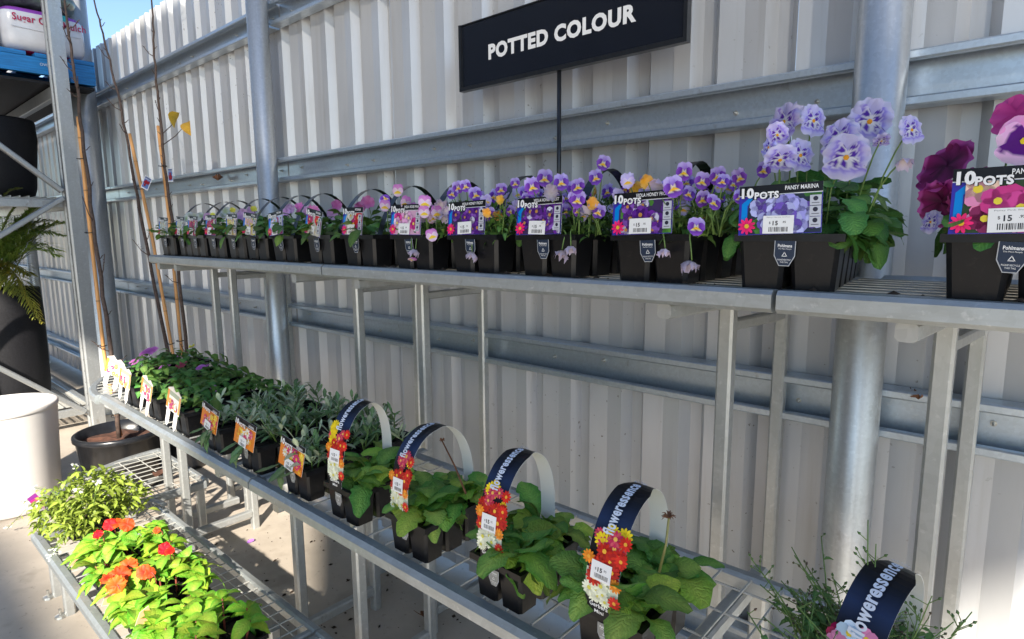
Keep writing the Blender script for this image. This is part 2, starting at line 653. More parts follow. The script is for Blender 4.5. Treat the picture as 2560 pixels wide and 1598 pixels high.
def flower_geo(petals, colf, ruf=0.05, cup=0.12, seed=0, nr=4, na=5, M=None, mb=None):
    rr = random.Random(seed)
    mb = mb or MB()
    for pid, (ang, L, W, zo) in enumerate(petals):
        a = rad(ang)
        dx, dy = math.cos(a), math.sin(a)
        ph = rr.random() * 6.28
        vs, cs = [], []
        for i in range(nr + 1):
            r = i / nr
            wp = math.sin(PI * (0.06 + 0.70 * r)) ** 0.75
            for j in range(na):
                s = -1 + 2 * j / (na - 1)
                al = L * r * (1 - 0.20 * s * s * r) * (1 + ruf * 0.6 * r * math.sin(7 * s + ph))
                la = W * wp * s
                z = zo + cup * L * r * r * (0.5 + 0.5 * s * s) + ruf * L * r * math.sin(5 * s + ph + 2 * r) - 0.10 * L * max(0, r - 0.7) * 3
                vs.append((dx * al - dy * la, dy * al + dx * la, z))
                cs.append(colf(pid, r, s))
        fs = [(i * na + j, i * na + j + 1, (i + 1) * na + j + 1, (i + 1) * na + j) for i in range(nr) for j in range(na - 1)]
        if M is not None:
            vs = [tuple(M @ Vector(v)) for v in vs]
        mb.add(vs, fs, 0, cs)
    return mb


def lerp(a, b, k):
    k = max(0, min(1, k))
    return tuple(x + (y - x) * k for x, y in zip(a, b))


def flower_mesh(name, petals, colf, **k):
    mb = flower_geo(petals, colf, **k)
    return mb


PANSY = [(58, 1.0, 0.66, 0.0), (122, 1.0, 0.66, 0.03), (8, 0.92, 0.60, 0.08), (172, 0.92, 0.60, 0.09), (270, 1.0, 0.85, 0.13)]
VIOLA = [(62, 1.1, 0.55, 0.0), (118, 1.1, 0.55, 0.03), (5, 0.85, 0.48, 0.08), (175, 0.85, 0.48, 0.09), (270, 0.82, 0.62, 0.13)]
FIVE = [(90 + 72 * k, 1.0, 0.60, 0.02 * k) for k in range(5)]


def centre_dot(mb, r, z, col):
    mb.add([(0, 0, z + r * 0.5)] + [(r * math.cos(k * PI / 3), r * math.sin(k * PI / 3) - 0.04, z) for k in range(6)],
           [(0, 1 + k, 1 + (k + 1) % 6) for k in range(6)], 0, col)


def c_marina(p, r, s):
    lav, white, pur = (0.50, 0.45, 0.90), (0.84, 0.84, 0.90), (0.10, 0.02, 0.42)
    if p < 2:
        return lerp((0.52, 0.47, 0.88), (0.72, 0.69, 0.94), r * 1.1)
    k = r + 0.05 * math.sin(13 * s + p)
    if k < 0.16:
        return white
    if k < 0.44 - 0.10 * abs(s):
        return lerp(pur, white, 0.9 if math.sin(10 * s + 1.3 * p) > 0.55 else 0.0)
    if k < 0.50:
        return (0.70, 0.66, 0.90)
    if k < 0.66:
        return lerp((0.30, 0.20, 0.76), (0.46, 0.40, 0.88), (k - 0.5) * 6)
    return lerp((0.56, 0.50, 0.91), (0.74, 0.72, 0.95), (k - 0.66) * 3)


def c_viola(p, r, s):
    if p < 2:
        return lerp((0.20, 0.06, 0.58), (0.58, 0.48, 0.90), r * 1.15)
    if p == 4:
        if r < 0.30:
            return (0.92, 0.58, 0.03)
        if r < 0.42:
            return (0.85, 0.74, 0.55) if abs(s) > 0.35 else (0.10, 0.01, 0.10)
    elif r < 0.24:
        return (0.85, 0.75, 0.55)
    return lerp((0.12, 0.015, 0.34), (0.30, 0.10, 0.64), (r - 0.3) * 1.4)


def c_viola_pale(p, r, s):
    if p == 4 and r < 0.45:
        return (0.90, 0.58, 0.04)
    return lerp((0.80, 0.76, 0.86), (0.52, 0.40, 0.82), r) if p >= 2 else lerp((0.60, 0.50, 0.86), (0.62, 0.58, 0.90), r)


def c_rose(p, r, s):
    if p < 2:
        return lerp((0.80, 0.40, 0.72), (0.66, 0.20, 0.62), r)
    if p == 4 and r < 0.45:
        return (0.92, 0.62, 0.05)
    return lerp((0.90, 0.82, 0.80), (0.80, 0.52, 0.78), r)


def c_burgundy(p, r, s):
    return lerp((0.05, 0.002, 0.025), (0.20, 0.010, 0.10), r + 0.25 * math.sin(7 * s)) if r < 0.86 else (0.34, 0.05, 0.24)


def c_magenta(p, r, s):
    return lerp((0.42, 0.03, 0.22), (0.52, 0.07, 0.33), r + 0.15 * math.sin(8 * s))


def c_pinkface(p, r, s):
    if p < 2:
        return lerp((0.75, 0.25, 0.55), (0.80, 0.38, 0.66), r)
    k = r + 0.07 * math.sin(11 * s)
    if k < 0.66 - 0.15 * abs(s):
        return (0.10, 0.0, 0.20)
    return lerp((0.78, 0.45, 0.74), (0.84, 0.62, 0.82), (k - 0.6) * 2.5)


def plain(c0, c1):
    return lambda p, r, s: lerp(c0, c1, r + 0.1 * math.sin(5 * s + p))


FM = {}


def deffl(key, petals, colf, ruf, cup, ctr=None, crad=0.1, nvar=3, nr=4, na=5):
    FM[key] = []
    for i in range(nvar):
        mb = flower_geo(petals, colf, ruf=ruf * (0.7 + 0.4 * i), cup=cup, seed=i * 7 + len(key), nr=nr, na=na)
        if ctr:
            centre_dot(mb, crad, 0.16, ctr)
        FM[key].append(mb.mesh('flower', ['petal'], True))


deffl('marina', PANSY, c_marina, 0.085, 0.10, (0.92, 0.42, 0.02), 0.12, nr=12, na=13)
deffl('viola', VIOLA, c_viola, 0.09, 0.18, (0.92, 0.55, 0.03), 0.12, nr=6, na=5)
deffl('viola_pale', VIOLA, c_viola_pale, 0.10, 0.25, (0.9, 0.6, 0.05), 0.1)
deffl('viola_rose', VIOLA, c_rose, 0.05, 0.10, (0.92, 0.55, 0.03), 0.1, nr=5)
deffl('burgundy', [(70, 1.15, 0.62, 0), (130, 1.05, 0.66, 0.05), (5, 1.0, 0.62, 0.12), (185, 1.0, 0.62, 0.15), (275, 1.05, 0.80, 0.2)], c_burgundy, 0.09, 0.32, nr=9, na=11)
deffl('magenta_pansy', PANSY, c_magenta, 0.09, 0.2, nr=6, na=9)
deffl('pink_face', PANSY, c_pinkface, 0.05, 0.05, (0.92, 0.75, 0.03), 0.14, nr=9, na=9)
deffl('wilted', VIOLA, plain((0.78, 0.70, 0.66), (0.66, 0.55, 0.72)), 0.18, 1.3)
deffl('amber', VIOLA, plain((0.85, 0.45, 0.02), (0.86, 0.52, 0.15)), 0.12, 0.9)
deffl('white_petunia', FIVE, plain((0.55, 0.62, 0.30), (0.80, 0.82, 0.86)), 0.12, 0.5)
deffl('pink_petunia', FIVE, plain((0.72, 0.40, 0.66), (0.80, 0.52, 0.80)), 0.14, 0.6)
deffl('yellow_petunia', FIVE, plain((0.75, 0.70, 0.05), (0.85, 0.80, 0.15)), 0.1, 0.6)
deffl('hot_pink', FIVE, plain((0.72, 0.15, 0.40), (0.82, 0.28, 0.60)), 0.14, 0.6)
deffl('orange_imp', FIVE, plain((0.66, 0.05, 0.01), (0.86, 0.17, 0.03)), 0.15, 0.06, nr=5, na=7)
deffl('red_imp', FIVE, plain((0.50, 0.015, 0.01), (0.80, 0.06, 0.015)), 0.15, 0.08, nr=5, na=7)
deffl('mid_pink', [(18 * k, 1.0, 0.26, 0.02 * (k % 3)) for k in range(20)], plain((0.55, 0.10, 0.45), (0.74, 0.28, 0.66)), 0.05, 0.15, nr=2, na=3)
deffl('mid_coral', [(18 * k, 1.0, 0.26, 0.02 * (k % 3)) for k in range(20)], plain((0.65, 0.06, 0.08), (0.80, 0.16, 0.18)), 0.05, 0.15, nr=2, na=3)

LF = {
    'petunia': [leaf_mesh('leaf', 1, 0.60, spat, (0.15, 0.28, 0.05), (0.075, 0.18, 0.03), curl=c, fold=0.16, seed=i) for i, c in enumerate((0.15, 0.35, 0.6, -0.1))],
    'pansy': [leaf_mesh('leaf', 1, 0.64, gerb, (0.15, 0.30, 0.06), (0.07, 0.19, 0.04), curl=c, fold=0.15, serr=0.10, wav=0.03, n=8, seed=i) for i, c in enumerate((0.15, 0.4, 0.7, 0.0))],
    'gerbera': [leaf_mesh('leaf', 1, 0.60, gerb, (0.28, 0.46, 0.08), (0.105, 0.275, 0.04), curl=c, fold=0.14, serr=0.12, wav=0.10, n=9, seed=i) for i, c in enumerate((0.12, 0.3, 0.5, 0.75))],
    'gerbera_light': [leaf_mesh('leaf', 1, 0.60, gerb, (0.38, 0.52, 0.07), (0.23, 0.42, 0.04), curl=c, fold=0.14, serr=0.12, wav=0.10, n=9, seed=i) for i, c in enumerate((0.3, 0.6))],
    'impatiens': [leaf_mesh('leaf', 1, 0.64, ov, (0.40, 0.58, 0.06), (0.19, 0.48, 0.03), curl=c, fold=0.16, serr=0.045, wav=0.02, n=8, seed=i) for i, c in enumerate((0.12, 0.3, 0.5))],
    'arctotis': [leaf_mesh('leaf', 1, 0.30, spat, (0.24, 0.36, 0.16), (0.12, 0.24, 0.085), curl=c, fold=0.16, serr=0.12, n=7, seed=i) for i, c in enumerate((0.0, 0.3, 0.5, -0.2))],
    'arctotis_silver': [leaf_mesh('leaf', 1, 0.30, spat, (0.60, 0.66, 0.45), (0.44, 0.52, 0.33), curl=c, fold=0.16, n=7, seed=i) for i, c in enumerate((0.0, 0.35, -0.2))],
    'cineraria': [leaf_mesh('leaf', 1, 0.75, ov, (0.18, 0.34, 0.07), (0.085, 0.22, 0.045), curl=c, fold=0.15, serr=0.07, n=7, seed=i) for i, c in enumerate((0.2, 0.5, 0.8))],
    'yellow': [leaf_mesh('leaf', 1, 0.8, ov, (0.70, 0.50, 0.04), (0.62, 0.42, 0.04), curl=c, fold=0.35, seed=i) for i, c in enumerate((0.4, 0.8))],
}


def put_leaf(parent, kind, loc, yaw, pitch, size, roll=0.0, rr=None):
    rr = rr or R
    return obj('leaf', rr.choice(LF[kind]), parent, TRS(loc, yaw, pitch, roll, size))


# ------------------------------------------------------------------ the setting: ground, added sun and sky blockers
structure('ground', MB().add([(-400, -400, 0), (400, -400, 0), (400, 400, 0), (-400, 400, 0)], [(0, 1, 2, 3)]), 'concrete')

# unseen overhead sheets, added to filter the sun or block it
ZC = 4.5


def shade_xy(x, p, z):
    return (x + 1.05 * (ZC - z), p - 1.14 * (ZC - z))


sh = MB()
sh.add([(x, y, ZC) for x, y in [(-8, -0.75), (4.7, -0.75), (4.35, -2.0), (-8, -2.0)]], [(0, 1, 2, 3)])
structure('sun_filter_sheet', sh, 'sun_filter')
cl = [(-8, -2.0), (4.35, -2.0), (4.12, -3.0), (4.12, -4.45), (2.99, -4.45), (2.99, -4.22), (2.05, -3.62), (1.30, -3.46), (-1.3, -3.40), (-1.3, -3.9), (-8, -3.9)]
sh = MB()
n = len(cl)
sh.add([(x, y, ZC + 0.01) for x, y in cl] + [(x, y, ZC + 0.04) for x, y in cl], [tuple(range(n - 1, -1, -1)), tuple(range(n, 2 * n))] + [(i, (i + 1) % n, n + (i + 1) % n, n + i) for i in range(n)])
sh.box(-9, 2.99, -5.7, -4.78, ZC + 0.01, ZC + 0.04)
structure('sun_blocker', sh, 'shade_solid')  # added unseen blocker, outline cut to place the sun patches

bw = MB()  # unseen dark block, added to cut sky light and darken the wall pans
bw.box(-18, -0.8, -8.6, -8.2, 0, 6.5)
structure('sky_blocker', bw, 'sky_blocker_dark')

# ------------------------------------------------------------------ ribbed metal wall with girts
WY, PITCHX = 1.465, 0.177
PROF = [(0, 0), (0.058, 0.0058), (0.107, 0), (0.126, 0.030), (0.157, 0.030), (0.177, 0)]
wall = thing('metal_wall', 'tall ribbed grey metal wall running behind the plant benches', 'wall', (0, WY, 0))
xe = -0.357 - 0.107
k0, k1 = -52, 18
for k in range(k0, k1, 4):
    mb = MB()
    pts = []
    for j in range(4):
        for i, (dx, dy) in enumerate(PROF):
            if i == 0 and j > 0:
                continue
            pts.append((xe + (k + j) * PITCHX + dx, WY + dy))
    if (k // 4) % 2:
        pts = [(x, y - 0.0012) for x, y in pts]
    vs = [(x, y, z) for z in (0.03, 2.6) for x, y in pts]
    n = len(pts)
    mb.add(vs, [(i, i + 1, n + i + 1, n + i) for i in range(n - 1)])
    mb.build('cladding_sheet', 'wall_paint', wall)
girt_prof = [(-0.036, 0.018), (-0.050, 0.018), (-0.053, 0.015), (-0.053, 0.003), (-0.050, 0), (-0.004, 0), (-0.002, 0.003), (-0.002, 0.100), (-0.004, 0.103), (-0.050, 0.103), (-0.053, 0.100), (-0.053, 0.088), (-0.050, 0.085), (-0.036, 0.085)]
col_x = [-7.45, -5.05, -2.66, -0.277]
scr = MB()
scr.lathe([(0, -0.016), (0.0022, -0.012), (0.0022, -0.002), (0.006, -0.002), (0.006, 0)], 8)
scr.v = [(x, z, -y) for x, y, z in scr.v]
scr_me = scr.mesh('screw', ['bolt_zinc'])
for gz in (0.19, 0.849, 1.508, 2.170):
    edges = [-9.6, -7.45, -5.05, -2.66, -0.277, 2.8]
    for a, b in zip(edges[:-1], edges[1:]):
        jz = R.uniform(-0.003, 0.003)
        mb = MB().extrude([(WY + y, gz + jz + z) for y, z in girt_prof], a + 0.006, b - 0.006)
        g = mb.build('girt', 'galv_girt', wall, True)
        for e in g.data.polygons:
            e.use_smooth = False
        x = a + 0.1
        while x < b and a > -5.2:
            sx = xe + round((x - xe) / PITCHX) * PITCHX + 0.05
            obj('screw', scr_me, g, Matrix.Translation((sx, -0.003, gz + jz + 0.048 + R.uniform(-0.012, 0.012))))
            x += PITCHX * 1.5

for i, (cx, r, yy, lb) in enumerate([(-7.45, 0.0445, 1.36, 'far galvanised pipe column behind the palm leaves'), (-5.05, 0.098, 1.28, 'thick galvanised pipe column beside the storage rack post'),
                                     (-2.66, 0.0445, 1.36, 'galvanised pipe column behind the far half of the plant shelf'), (-0.277, 0.0445, 1.36, 'nearest galvanised pipe column, rising behind the blue pansies')]):
    mb = MB()
    mb.lathe([(r, 0), (r, 2.9), (0, 2.9)], 28, (cx, yy, 0))
    o = mb.build('pipe_column', 'galv_pipe', None, True)
    tag(o, lb, 'column', 'pipe columns along the wall')
    me = o.data


# ------------------------------------------------------------------ benches
def wire_deck(mb, x0, x1, y0, y1, z, sx, sy, r=0.0022, keep=None):
    x = x0
    while x <= x1 + 1e-6:
        segs = [(y0, y1)]
        if keep:
            segs = keep('x', x, y0, y1)
        for a, b in segs:
            mb.tube([(x, a, z), (x, b, z)], r, 5)
        x += sx
    y = y0
    while y <= y1 + 1e-6:
        segs = [(x0, x1)]
        if keep:
            segs = keep('y', y, x0, x1)
        for a, b in segs:
            mb.tube([(a, y, z - 2 * r), (b, y, z - 2 * r)], r, 5)
        y += sy


def upper_bench(x0, x1, frames, label):
    t = thing('display_bench', label, 'bench', ((x0 + x1) / 2, 1.15, 0), 0, 'top tier display benches')
    mb = MB().beam((x0 + 0.002, 0.9365, 1.1725), (x1 - 0.002, 0.9365, 1.1725), 0.033, 0.034, 0.2)
    mb.build('front_rail', 'galv_rail', t)
    MB().beam((x0 + 0.002, 1.345, 1.1725), (x1 - 0.002, 1.345, 1.1725), 0.03, 0.034, 0.2).build('back_rail', 'galv_rail', t)
    for x in (x0 + 0.016, x1 - 0.016):
        MB().beam((x, 0.9545, 1.1725), (x, 1.329, 1.1725), 0.026, 0.03, 0.2).build('end_rail', 'galv_rail', t)
    d = MB()
    y = 0.962
    while y < 1.328:
        d.beam((x0 + 0.03, y, 1.183), (x1 - 0.03, y, 1.183), 0.021, 0.005, 0.2)
        y += 0.047
    x = x0 + 0.06
    while x < x1 - 0.04:
        d.beam((x, 0.953, 1.1765), (x, 1.33, 1.1765), 0.006, 0.007, 0.2)
        x += 0.062
    d.build('slatted_deck', 'galv_wire', t, stuff=True)
    for fx, fx2 in frames:
        MB().beam((fx, 0.945, 1.1415), (fx2, 1.434, 1.1415), 0.027, 0.027, 0.18).build('bracket', 'galv_tube', t)
        xm = fx + (fx2 - fx) * 0.46
        MB().beam((xm, 1.17, 0.0), (xm, 1.17, 1.1275), 0.03, 0.03, 0.16).build('post', 'galv_tube', t)
        MB().beam((fx2, 1.419, 0.0), (fx2, 1.419, 1.1275), 0.028, 0.028, 0.16).build('post', 'galv_tube', t)
        MB().beam((xm, 1.1855, 0.07), (fx2, 1.4045, 0.07), 0.026, 0.026, 0.16).build('runner', 'galv_tube', t)
        MB().beam((xm, 1.1855, 1.09), (fx2, 1.4045, 1.09), 0.022, 0.022, 0.16).build('tie_bar', 'galv_tube', t)
    return t


upper_bench(-2.877, -1.5285, [(-2.845, -2.845), (-2.661, -2.661), (-1.726, -1.726)], 'far section of the top galvanised bench, holding the petunia trays')
upper_bench(-1.5255, -0.3055, [(-1.397, -1.39), (-0.492, -0.447)], 'middle section of the top galvanised bench, holding the viola trays')
upper_bench(-0.3025, 0.93, [(-0.139, -0.095), (0.80, 0.80)], 'nearest section of the top galvanised bench, at the right edge')


def arc_pts(cx, cy, r, a0, a1, n, z):
    return [(cx + r * math.cos(a0 + (a1 - a0) * k / n), cy + r * math.sin(a0 + (a1 - a0) * k / n), z) for k in range(n + 1)]


def rail_path(mb, pts, w, h):
    for a, b in zip(pts[:-1], pts[1:]):
        mb.beam(a, b, w, h, 0.2)


def low_bench(name_label, group, x0, x1, y0, y1, z, frames, legp, legs_to, inset=True, mesh=(0.052, 0.075)):
    t = thing('display_bench', name_label, 'bench', ((x0 + x1) / 2, y0, 0), 0, group)
    MB().beam((x0 + 0.002, y0 + 0.0165, z - 0.017), (x1 - 0.002, y0 + 0.0165, z - 0.017), 0.033, 0.034, 0.25).build('front_rail', 'galv_rail', t)
    MB().beam((x0 + 0.002, y1, z - 0.017), (x1 - 0.002, y1, z - 0.017), 0.026, 0.034, 0.25).build('back_rail', 'galv_rail', t)
    for x in (x0 + 0.014, x1 - 0.014):
        MB().beam((x, y0 + 0.035, z - 0.017), (x, y1 - 0.015, z - 0.017), 0.022, 0.03, 0.2).build('end_rail', 'galv_rail', t)
    d = MB()
    wire_deck(d, x0 + 0.03, x1 - 0.03, y0 + 0.03, y1 - 0.012, z - 0.003, mesh[0], mesh[1])
    d.build('wire_deck', 'galv_wire', t, stuff=True)
    for fx in frames:
        if inset:
            MB().beam((fx, y0 + 0.02, z - 0.0485), (fx, legs_to, z - 0.0485), 0.028, 0.028, 0.16).build('bracket', 'galv_tube', t)
        zt = z - 0.063 if inset else z - 0.035
        MB().beam((fx, legp, 0.0), (fx, legp, zt), 0.03, 0.03, 0.16).build('leg', 'galv_tube', t)
        MB().beam((fx, legs_to, 0.0), (fx, legs_to, zt), 0.03, 0.03, 0.16).build('leg', 'galv_tube', t)
        MB().beam((fx, legp + 0.016, 0.07), (fx, legs_to - 0.016, 0.07), 0.027, 0.03, 0.16).build('runner', 'galv_tube', t)
    return t


def round_end(t, cx, cy, r, z, name='curved_rail'):
    mb = MB()
    rail_path(mb, arc_pts(cx, cy, r, -PI / 2, -PI, 14, z - 0.017), 0.03, 0.034)
    mb.build(name, 'galv_rail', t)

    def keep(ax, v, a, b):
        rr = r - 0.012
        if ax == 'x':
            dx = v - cx
            if abs(dx) > rr or dx > 0:
                return []
            return [(cy - math.sqrt(rr * rr - dx * dx), cy)]
        dy = v - cy
        if abs(dy) > rr or dy > 0:
            return []
        return [(cx - math.sqrt(rr * rr - dy * dy), cx)]
    d = MB()
    wire_deck(d, cx - r, cx - 0.004, cy - r, cy - 0.004, z - 0.003, 0.052, 0.075, keep=keep)
    d.build('wire_deck', 'galv_wire', t, stuff=True)


mid1 = low_bench('middle tier galvanised bench with rounded far end, holding grey leaved plants', 'middle tier display benches', -2.60, -1.412, 0.622, 1.0, 0.69, [-2.52, -1.64], 0.86, 1.13)
round_end(mid1, -2.602, 1.167, 0.545, 0.69)
MB().beam((-2.70, 0.86, 0), (-2.70, 0.86, 0.65), 0.03, 0.03, 0.16).build('leg', 'galv_tube', mid1)
MB().beam((-2.70, 0.876, 0.07), (-2.70, 1.14, 0.07), 0.027, 0.03, 0.16).build('runner', 'galv_tube', mid1)
MB().beam((-2.60, 1.167, 0.673), (-3.13, 1.167, 0.673), 0.024, 0.03, 0.2).build('end_rail', 'galv_rail', mid1)
low_bench('middle tier galvanised bench section carrying the potted gerberas', 'middle tier display benches', -1.408, -0.188, 0.622, 1.0, 0.69, [-1.32, -0.36], 0.86, 1.10)
low_bench('nearest middle tier galvanised bench section at the bottom right corner', 'middle tier display benches', -0.184, 1.03, 0.622, 1.0, 0.69, [0.30, 0.86], 0.86, 1.10)
low1 = low_bench('low galvanised bench carrying the orange flowering trays in the sun', 'low tier display benches', -2.58, -1.36, 0.372, 0.752, 0.25, [-2.403, -1.5], 0.425, 0.70, False)
low2 = thing('display_bench', 'rounded end piece of the low galvanised bench, an empty sunlit wire deck', 'bench', (-2.6, 0.98, 0), 0, 'low tier display benches')
round_end(low2, -2.60, 0.98, 0.56, 0.25)
MB().beam((-2.592, 0.44, 0.233), (-2.592, 0.965, 0.233), 0.022, 0.034, 0.2).build('end_rail', 'galv_rail', low2)
MB().beam((-2.61, 0.975, 0.233), (-3.15, 0.975, 0.233), 0.022, 0.034, 0.2).build('end_rail', 'galv_rail', low2)
MB().beam((-2.95, 0.98, 0.21), (-2.61, 0.98 - 0.5, 0.21), 0.02, 0.02, 0.2).build('brace', 'galv_tube', low2)
for q in ((-2.568, 0.425), (-3.02, 0.80), (-2.62, 0.95)):
    MB().beam((q[0], q[1], 0.0), (q[0], q[1], 0.2155), 0.03, 0.03, 0.16).build('leg', 'galv_tube', low2)
mb = MB()
rail_path(mb, arc_pts(-2.44, 0.60, 0.155, PI / 2, PI, 8, 0.262), 0.02, 0.012)
mb.build('corner_rail', 'galv_rail', low1)
low_bench('nearest low galvanised bench section, mostly below the picture', 'low tier display benches', -1.355, -0.14, 0.372, 0.752, 0.25, [-1.2, -0.3], 0.425, 0.70, False)
# adjustable feet of the front legs
for t, fx in ((low1, -2.403), (low2, -2.568)):
    MB().lathe([(0.004, 0.03), (0.004, 0.012), (0.016, 0.008), (0.018, 0.0005), (0, 0.0005)], 14, (fx, 0.398, 0)).build('foot', 'bolt_zinc', t)

# ------------------------------------------------------------------ tray parts
def frustum(mb, x0, y0, x1, y1, z0, b0, b1, z1, ch=0.006):
    cx, cy = (x0 + x1) / 2, (y0 + y1) / 2

    def ring(hx, hy, c, z):
        return [(cx - hx + c, cy - hy, z), (cx + hx - c, cy - hy, z), (cx + hx, cy - hy + c, z), (cx + hx, cy + hy - c, z), (cx + hx - c, cy + hy, z), (cx - hx + c, cy + hy, z), (cx - hx, cy + hy - c, z), (cx - hx, cy - hy + c, z)]
    hx, hy = (x1 - x0) / 2, (y1 - y0) / 2
    vs = ring(hx * b0, hy * b0, ch, z0) + ring(hx * b1, hy * b1, ch, z1)
    fs = [(i, (i + 1) % 8, 8 + (i + 1) % 8, 8 + i) for i in range(8)] + [tuple(range(7, -1, -1))]
    mb.add(vs, fs)


def pot_mesh(s, h):
    mb = MB()
    frustum(mb, -s / 2, -s / 2, s / 2, s / 2, 0, 0.80, 0.97, h - 0.001, s * 0.09)
    mb.box(-s * 0.30, s * 0.30, -s * 0.2, s * 0.2, -0.0005, 0.0005)
    return mb.mesh('pot', ['black_plastic'])


def rim_mesh(nx, ny, s, h):
    W, L = nx * s, ny * s
    mb = MB()
    e = 0.004
    z0, z1 = h - 0.010, h + 0.001
    mb.box(-W / 2 - e, W / 2 + e, -e, 0.004, z0, z1)
    mb.box(-W / 2 - e, W / 2 + e, L - 0.004, L + e, z0, z1)
    mb.box(-W / 2 - e, -W / 2 + 0.004, 0.004, L - 0.004, z0, z1)
    mb.box(W / 2 - 0.004, W / 2 + e, 0.004, L - 0.004, z0, z1)
    for i in range(1, nx):
        mb.box(-W / 2 + i * s - 0.002, -W / 2 + i * s + 0.002, 0.004, L - 0.004, z0 + 0.003, z1 - 0.001)
    for j in range(1, ny):
        mb.box(-W / 2 + 0.004, W / 2 - 0.004, j * s - 0.002, j * s + 0.002, z0 + 0.004, z1 - 0.002)
    return mb.mesh('rim', ['rim_black'])


def soil_mesh(nx, ny, s, h):
    mb = MB()
    n = 7
    W, L = nx * s * 0.96, ny * s * 0.97
    rr = random.Random(3)
    vs = [(-W / 2 + W * i / n, 0.01 + (L - 0.02) * j / (2 * n), h - 0.008 + rr.uniform(-0.003, 0.004)) for j in range(2 * n + 1) for i in range(n + 1)]
    fs = [(j * (n + 1) + i, j * (n + 1) + i + 1, (j + 1) * (n + 1) + i + 1, (j + 1) * (n + 1) + i) for j in range(2 * n) for i in range(n)]
    mb.add(vs, fs)
    return mb.mesh('soil', ['pot_soil'])


def clip_mesh(w, h, text=True, silver=False):
    mb = MB()
    out = [(-w / 2, 0), (w / 2, 0), (w / 2, -h * 0.6), (w * 0.24, -h), (-w * 0.24, -h), (-w / 2, -h * 0.6)]
    bg = (0.022, 0.035, 0.065) if not silver else (0.25, 0.25, 0.24)
    edge = (0.45, 0.47, 0.5)
    mb.add([(x * 1.08, 0.0, z * 1.03) for x, z in out], [tuple(range(6))], 0, edge)
    mb.add([(x, -0.0003, z) for x, z in out], [tuple(range(6))], 0, bg)
    f = lambda x, z: (x, -0.0006, z)
    if text:
        put_text(mb, 'Pohlmans', -w * 0.36, -h * 0.26, w=w * 0.72, h=h * 0.13, mp=f, bold=0.02)
        put_text(mb, 'The Plant People', -w * 0.34, -h * 0.36, w=w * 0.68, h=h * 0.06, mp=f)
        for k in range(3):
            a = PI / 2 + k * 2 * PI / 3
            b = a + 2 * PI / 3
            p, q = Vector((math.cos(a), math.sin(a))) * h * 0.13, Vector((math.cos(b), math.sin(b))) * h * 0.13
            c = Vector((0, -h * 0.57))
            p2, q2 = p * 0.6, q * 0.6
            mb.add([f(*(c + p)), f(*(c + q * 0.9 + p * 0.1)), f(*(c + q2 * 0.85 + p2 * 0.15)), f(*(c + p2))], [(0, 1, 2, 3)], 0, (0.75, 0.75, 0.75))
        put_text(mb, 'PLEASE RECYCLE', -w * 0.33, -h * 0.80, w=w * 0.66, h=h * 0.06, mp=f)
        put_text(mb, 'THIS TAG', -w * 0.2, -h * 0.90, w=w * 0.4, h=h * 0.06, mp=f)
    return mb.mesh('pot_label', ['print'])


def sticker(mb, x0, z0, w, h, lay, title, rot=0.0):
    ca, sa = math.cos(rot), math.sin(rot)

    def mk(l):
        return lambda x, z: (x0 + x * ca - z * sa, -0.00035 - 0.00016 * l, z0 + x * sa + z * ca)
    pquad(mb, 0, w, 0, h, (0.80, 0.80, 0.79), mk(lay))
    f = mk(lay + 1)
    K = (0.03, 0.03, 0.035)
    if title:
        put_text(mb, title, w * 0.12, h * 0.86, w=w * 0.76, h=h * 0.07, col=(0.2, 0.2, 0.2), mp=f)
    put_text(mb, '$', w * 0.20, h * 0.52, h=h * 0.15, col=K, mp=f)
    put_text(mb, '15', w * 0.32, h * 0.45, h=h * 0.25, col=K, mp=f, bold=0.03)
    put_text(mb, '.95', w * 0.63, h * 0.57, h=h * 0.12, col=K, mp=f, bold=0.02)
    rr = random.Random(5)
    x = w * 0.2
    while x < w * 0.82:
        b = rr.uniform(0.008, 0.03) * w
        pquad(mb, x, x + b, h * 0.10, h * 0.36, K, f)
        x += b + rr.uniform(0.01, 0.03) * w


